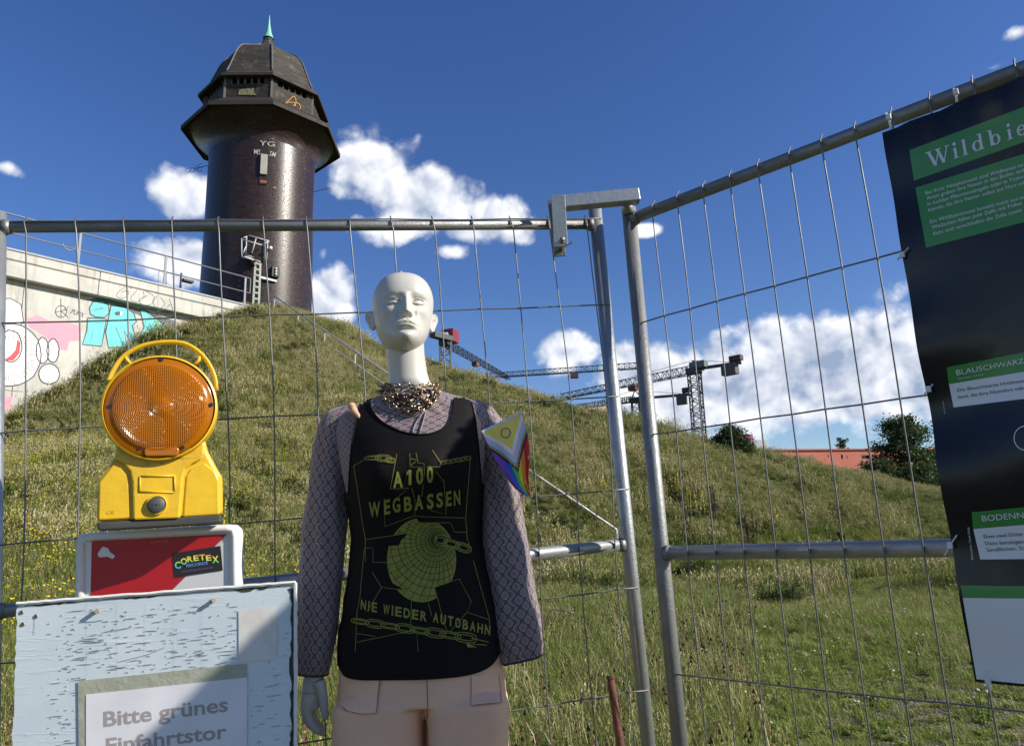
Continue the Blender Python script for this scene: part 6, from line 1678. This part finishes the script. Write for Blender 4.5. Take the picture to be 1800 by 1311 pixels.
for pk in ([(602, 1184), (669, 1187), (666, 1220), (662, 1252), (640, 1254), (612, 1250), (601, 1243)], [(828, 1187), (874, 1184), (880, 1236), (860, 1238), (829, 1241)]):
    q = Print(shb, .0034, 6); q.poly(pk); q.build('pocket', shm_, mq)
    q = Print(shb, .0044, 6); q.stroke(pk[1:], .9); q.build('pocket_seam', stitch, mq)
q = Print(shb, .002, 8); q.stroke([(749, 1180), (751, 1208), (752, 1236), (752, 1262)], 1.3); q.build('fly_seam_slit_shade', stitch, mq)  # seam above; the lower end paints the shaded slit between the legs
c0 = Vector((mq_x, YB, .006)); MB().grid([[c0 + Vector((r * cos(a), r * sin(a), z)) for a in np.linspace(0, 2 * PI, 40)[:-1]] for r, z in ((.18, -.005), (.18, .004), (.001, .004))], True).build('base_plate', galv, mq, True)

# ================================================================== NECKLACE
nk = thing('chain_necklace', PY(720, 680, YB), 'heavy tarnished chain necklace wound several times round the pale neck', 'necklace')
chm = [mat('tarnished_brass', (.42, .31, .17), .28, .9, .6, 90, col2=(.14, .08, .04)), mat('dark_chain_steel', (.20, .13, .09), .28, .95, .6, 90, col2=(.05, .035, .03)), mat('bright_chain', (.55, .50, .44), .22, .95, .4, 90)]
lk = []
for m_ in chm:
    bmm = MB(); N1 = 12; rows = []
    for i in range(N1):
        a = 2 * PI * i / N1; c = Vector((cos(a) * .0088, sin(a) * .0052, 0)); n_ = Vector((cos(a), sin(a), 0)); rows.append([c + n_ * .0017 * cos(b_) + Vector((0, 0, .0017 * sin(b_))) for b_ in np.linspace(0, 2 * PI, 7)[:-1]])
    rows.append(rows[0]); bmm.grid(rows, True); me = bpy.data.meshes.new('link'); me.from_pydata([tuple(x) for x in bmm.v], [], bmm.f); me.polygons.foreach_set('use_smooth', [True] * len(me.polygons)); me.materials.append(m_); lk.append(me)
rg = random.Random(5); no = Vector(nk.location)
nsf = bvh_surf(bvh_of([o for o in mq.children if o.name.startswith(('blouse', 'torso'))]))


def put_link(p, d, i):
    o = bpy.data.objects.new('link', lk[rg.choice([0, 0, 1, 1, 2])]); COL.objects.link(o); o.parent = nk
    x = d.normalized(); y = x.cross(Vector((0, .3, 1))).normalized(); z = x.cross(y); R3 = Matrix((x, y, z)).transposed() @ Matrix.Rotation(PI / 2 * (i % 2) + rg.uniform(-.6, .6), 3, 'X') @ Matrix.Rotation(rg.uniform(-.4, .4), 3, 'Z')
    o.matrix_local = Matrix.Translation(p - no) @ R3.to_4x4() @ Matrix.Scale(rg.uniform(.85, 1.25), 4)


for rx, ry, lift, nl in ((.068, .066, .012, 34), (.073, .071, .000, 30)):      # strands round the neck
    for i in range(nl):
        a = 2 * PI * i / nl; f_ = lambda q_a: no + Vector((sin(q_a) * rx, -cos(q_a) * ry - .002, lift - .022 * (.5 + .5 * cos(q_a)))); jit = Vector((rg.uniform(-1, 1), rg.uniform(-1, 1), rg.uniform(-1, 1))) * .003
        put_link(f_(a) + jit, f_(a + .1) - f_(a), i)
for bot, wL, wR, topv, nl in ((698, 672, 766, 676, 18), (707, 667, 772, 672, 21), (715, 664, 775, 671, 22), (723, 668, 772, 678, 22)):   # strands lying on the blouse
    cu_ = smoothpath([(wL, topv), (wL + 8, topv + (bot - topv) * .5), (wL + 26, bot - 5), ((wL + wR) / 2 + 3, bot), (wR - 24, bot - 6), (wR - 7, topv + (bot - topv) * .45), (wR, topv)], nl + 1)
    for i in range(nl):
        h0, h1_ = nsf(*cu_[i]), nsf(*cu_[i + 1])
        if h0 is None or h1_ is None: continue
        put_link(h0[0] + h0[1] * rg.uniform(.003, .007) + Vector((rg.uniform(-1, 1), 0, rg.uniform(-1, 1))) * .002, h1_[0] - h0[0], i)

for pts_ in ([(746, 722), (735, 738), (728, 752), (726, 762)], [(748, 722), (744, 742), (738, 761)]):
    hh_ = [nsf(u, v) for u, v in smoothpath(pts_, 12)]; MB().tube([h[0] + h[1] * .003 for h in hh_ if h], .0018, 6).build('neck_tie', sash, mq, True)
# ================================================================== FLAG
flL = [(847, 757), (861, 788), (882, 826), (906, 859), (931, 875)]; flR = [(915, 725), (927, 760), (931, 800), (929, 842), (933, 876)]
YF0 = YB - .125
flag = thing('small_flag', PY(915, 725, YF0), 'small progress rainbow flag with yellow triangle and purple ring pinned at the right shoulder', 'flag')


def fpt(s, t_):
    L_ = [spline(range(5), [p[k] for p in flL], t_ * 4) for k in (0, 1)]; R_ = [spline(range(5), [p[k] for p in flR], t_ * 4) for k in (0, 1)]
    u, v = L_[0] + (R_[0] - L_[0]) * s, L_[1] + (R_[1] - L_[1]) * s
    return PY(u, v, YF0 + .007 * sin(s * 9 + t_ * 3) * (.3 + t_) + .004 * sin(s * 21 - t_ * 6) * t_ + .050 * s - .022 + .012 * t_)


cloth = lambda n_, c_: MATS.get(n_) or mat(n_, c_, .7)


def fpoly(nm, pts, c_, off):
    """polygon in cloth coordinates, cut into strips so that it follows the folds"""
    for sg in (1, -1):
        mb = MB(); tr = tessellate_polygon([[Vector((a, b_, 0)) for a, b_ in pts]]); st = [[Vector(pts[i]) for i in q_] for q_ in tr]; out = []
        while st:
            a, b_, c3 = st.pop(); e = [((a - b_).length, 0), ((b_ - c3).length, 1), ((c3 - a).length, 2)]; l_, k = max(e)
            if l_ < .09: out.append((a, b_, c3)); continue
            if k == 0: m2 = (a + b_) / 2; st += [[a, m2, c3], [m2, b_, c3]]
            elif k == 1: m2 = (b_ + c3) / 2; st += [[a, b_, m2], [a, m2, c3]]
            else: m2 = (c3 + a) / 2; st += [[a, b_, m2], [m2, b_, c3]]
        for t3 in out: k = len(mb.v); mb.v += [tuple(fpt(p.x, p.y) + Vector((0, -off * sg, 0))) for p in t3]; mb.f.append([k, k + 1, k + 2]); mb.mi.append(0)
        mb.build(nm, cloth('cloth_' + nm, c_), flag)


MB().grid([[fpt(i / 24, j / 30) for i in range(25)] for j in range(31)]).build('cloth', cloth('cloth_white', (.72, .70, .72)), flag, True)
for i, (nm, c_) in enumerate([('violet_stripe', (.20, .05, .38)), ('blue_stripe', (.03, .10, .55)), ('green_stripe', (.06, .42, .06)), ('yellow_stripe', (.75, .65, .02)), ('orange_stripe', (.80, .25, .02)), ('red_stripe', (.65, .02, .03))]):
    fpoly(nm, [(i / 6, .03), ((i + 1) / 6, .03), ((i + 1) / 6, 1), (i / 6, 1)], c_, .0006)


def vee(T_):
    k = .34
    return [(0, .03), (0, T_ - k), (.5, T_), (1, T_ - k), (1, .03)] if T_ > k + .03 else [(.5 - .5 * (T_ - .03) / k, .03), (.5, T_), (.5 + .5 * (T_ - .03) / k, .03)]


for i, (nm, T_, c_) in enumerate([('black_chevron', .62, (.02, .015, .015)), ('brown_chevron', .575, (.50, .24, .13)), ('light_blue_chevron', .525, (.25, .62, .80)), ('pink_chevron', .475, (.80, .45, .52)), ('white_chevron', .425, (.78, .77, .78)), ('yellow_triangle', .36, (.84, .66, .10))]): fpoly(nm, vee(T_), c_, .0009 + .0003 * i)
n_ = 26
for sg in (1,):
    mb = MB()
    for i in range(n_):
        a0, a1 = 2 * PI * i / n_, 2 * PI * (i + 1) / n_; k = len(mb.v); mb.v += [tuple(fpt(.5 + r_ * cos(a) * 1.0, .155 + r_ * sin(a) * .52) + Vector((0, -.003, 0))) for a, r_ in ((a0, .125), (a1, .125), (a1, .098), (a0, .098))]; mb.f.append([k, k + 1, k + 2, k + 3]); mb.mi.append(0)
    mb.build('purple_ring', mat('cloth_purple', (.24, .05, .22), .7), flag)
MB().tube([fpt(1.04, -.01) + Vector((0, -.004, 0)), fpt(-.02, -.01) + Vector((0, .01, 0))], .0022, 6).build('flag_stick', white_m, flag, True)
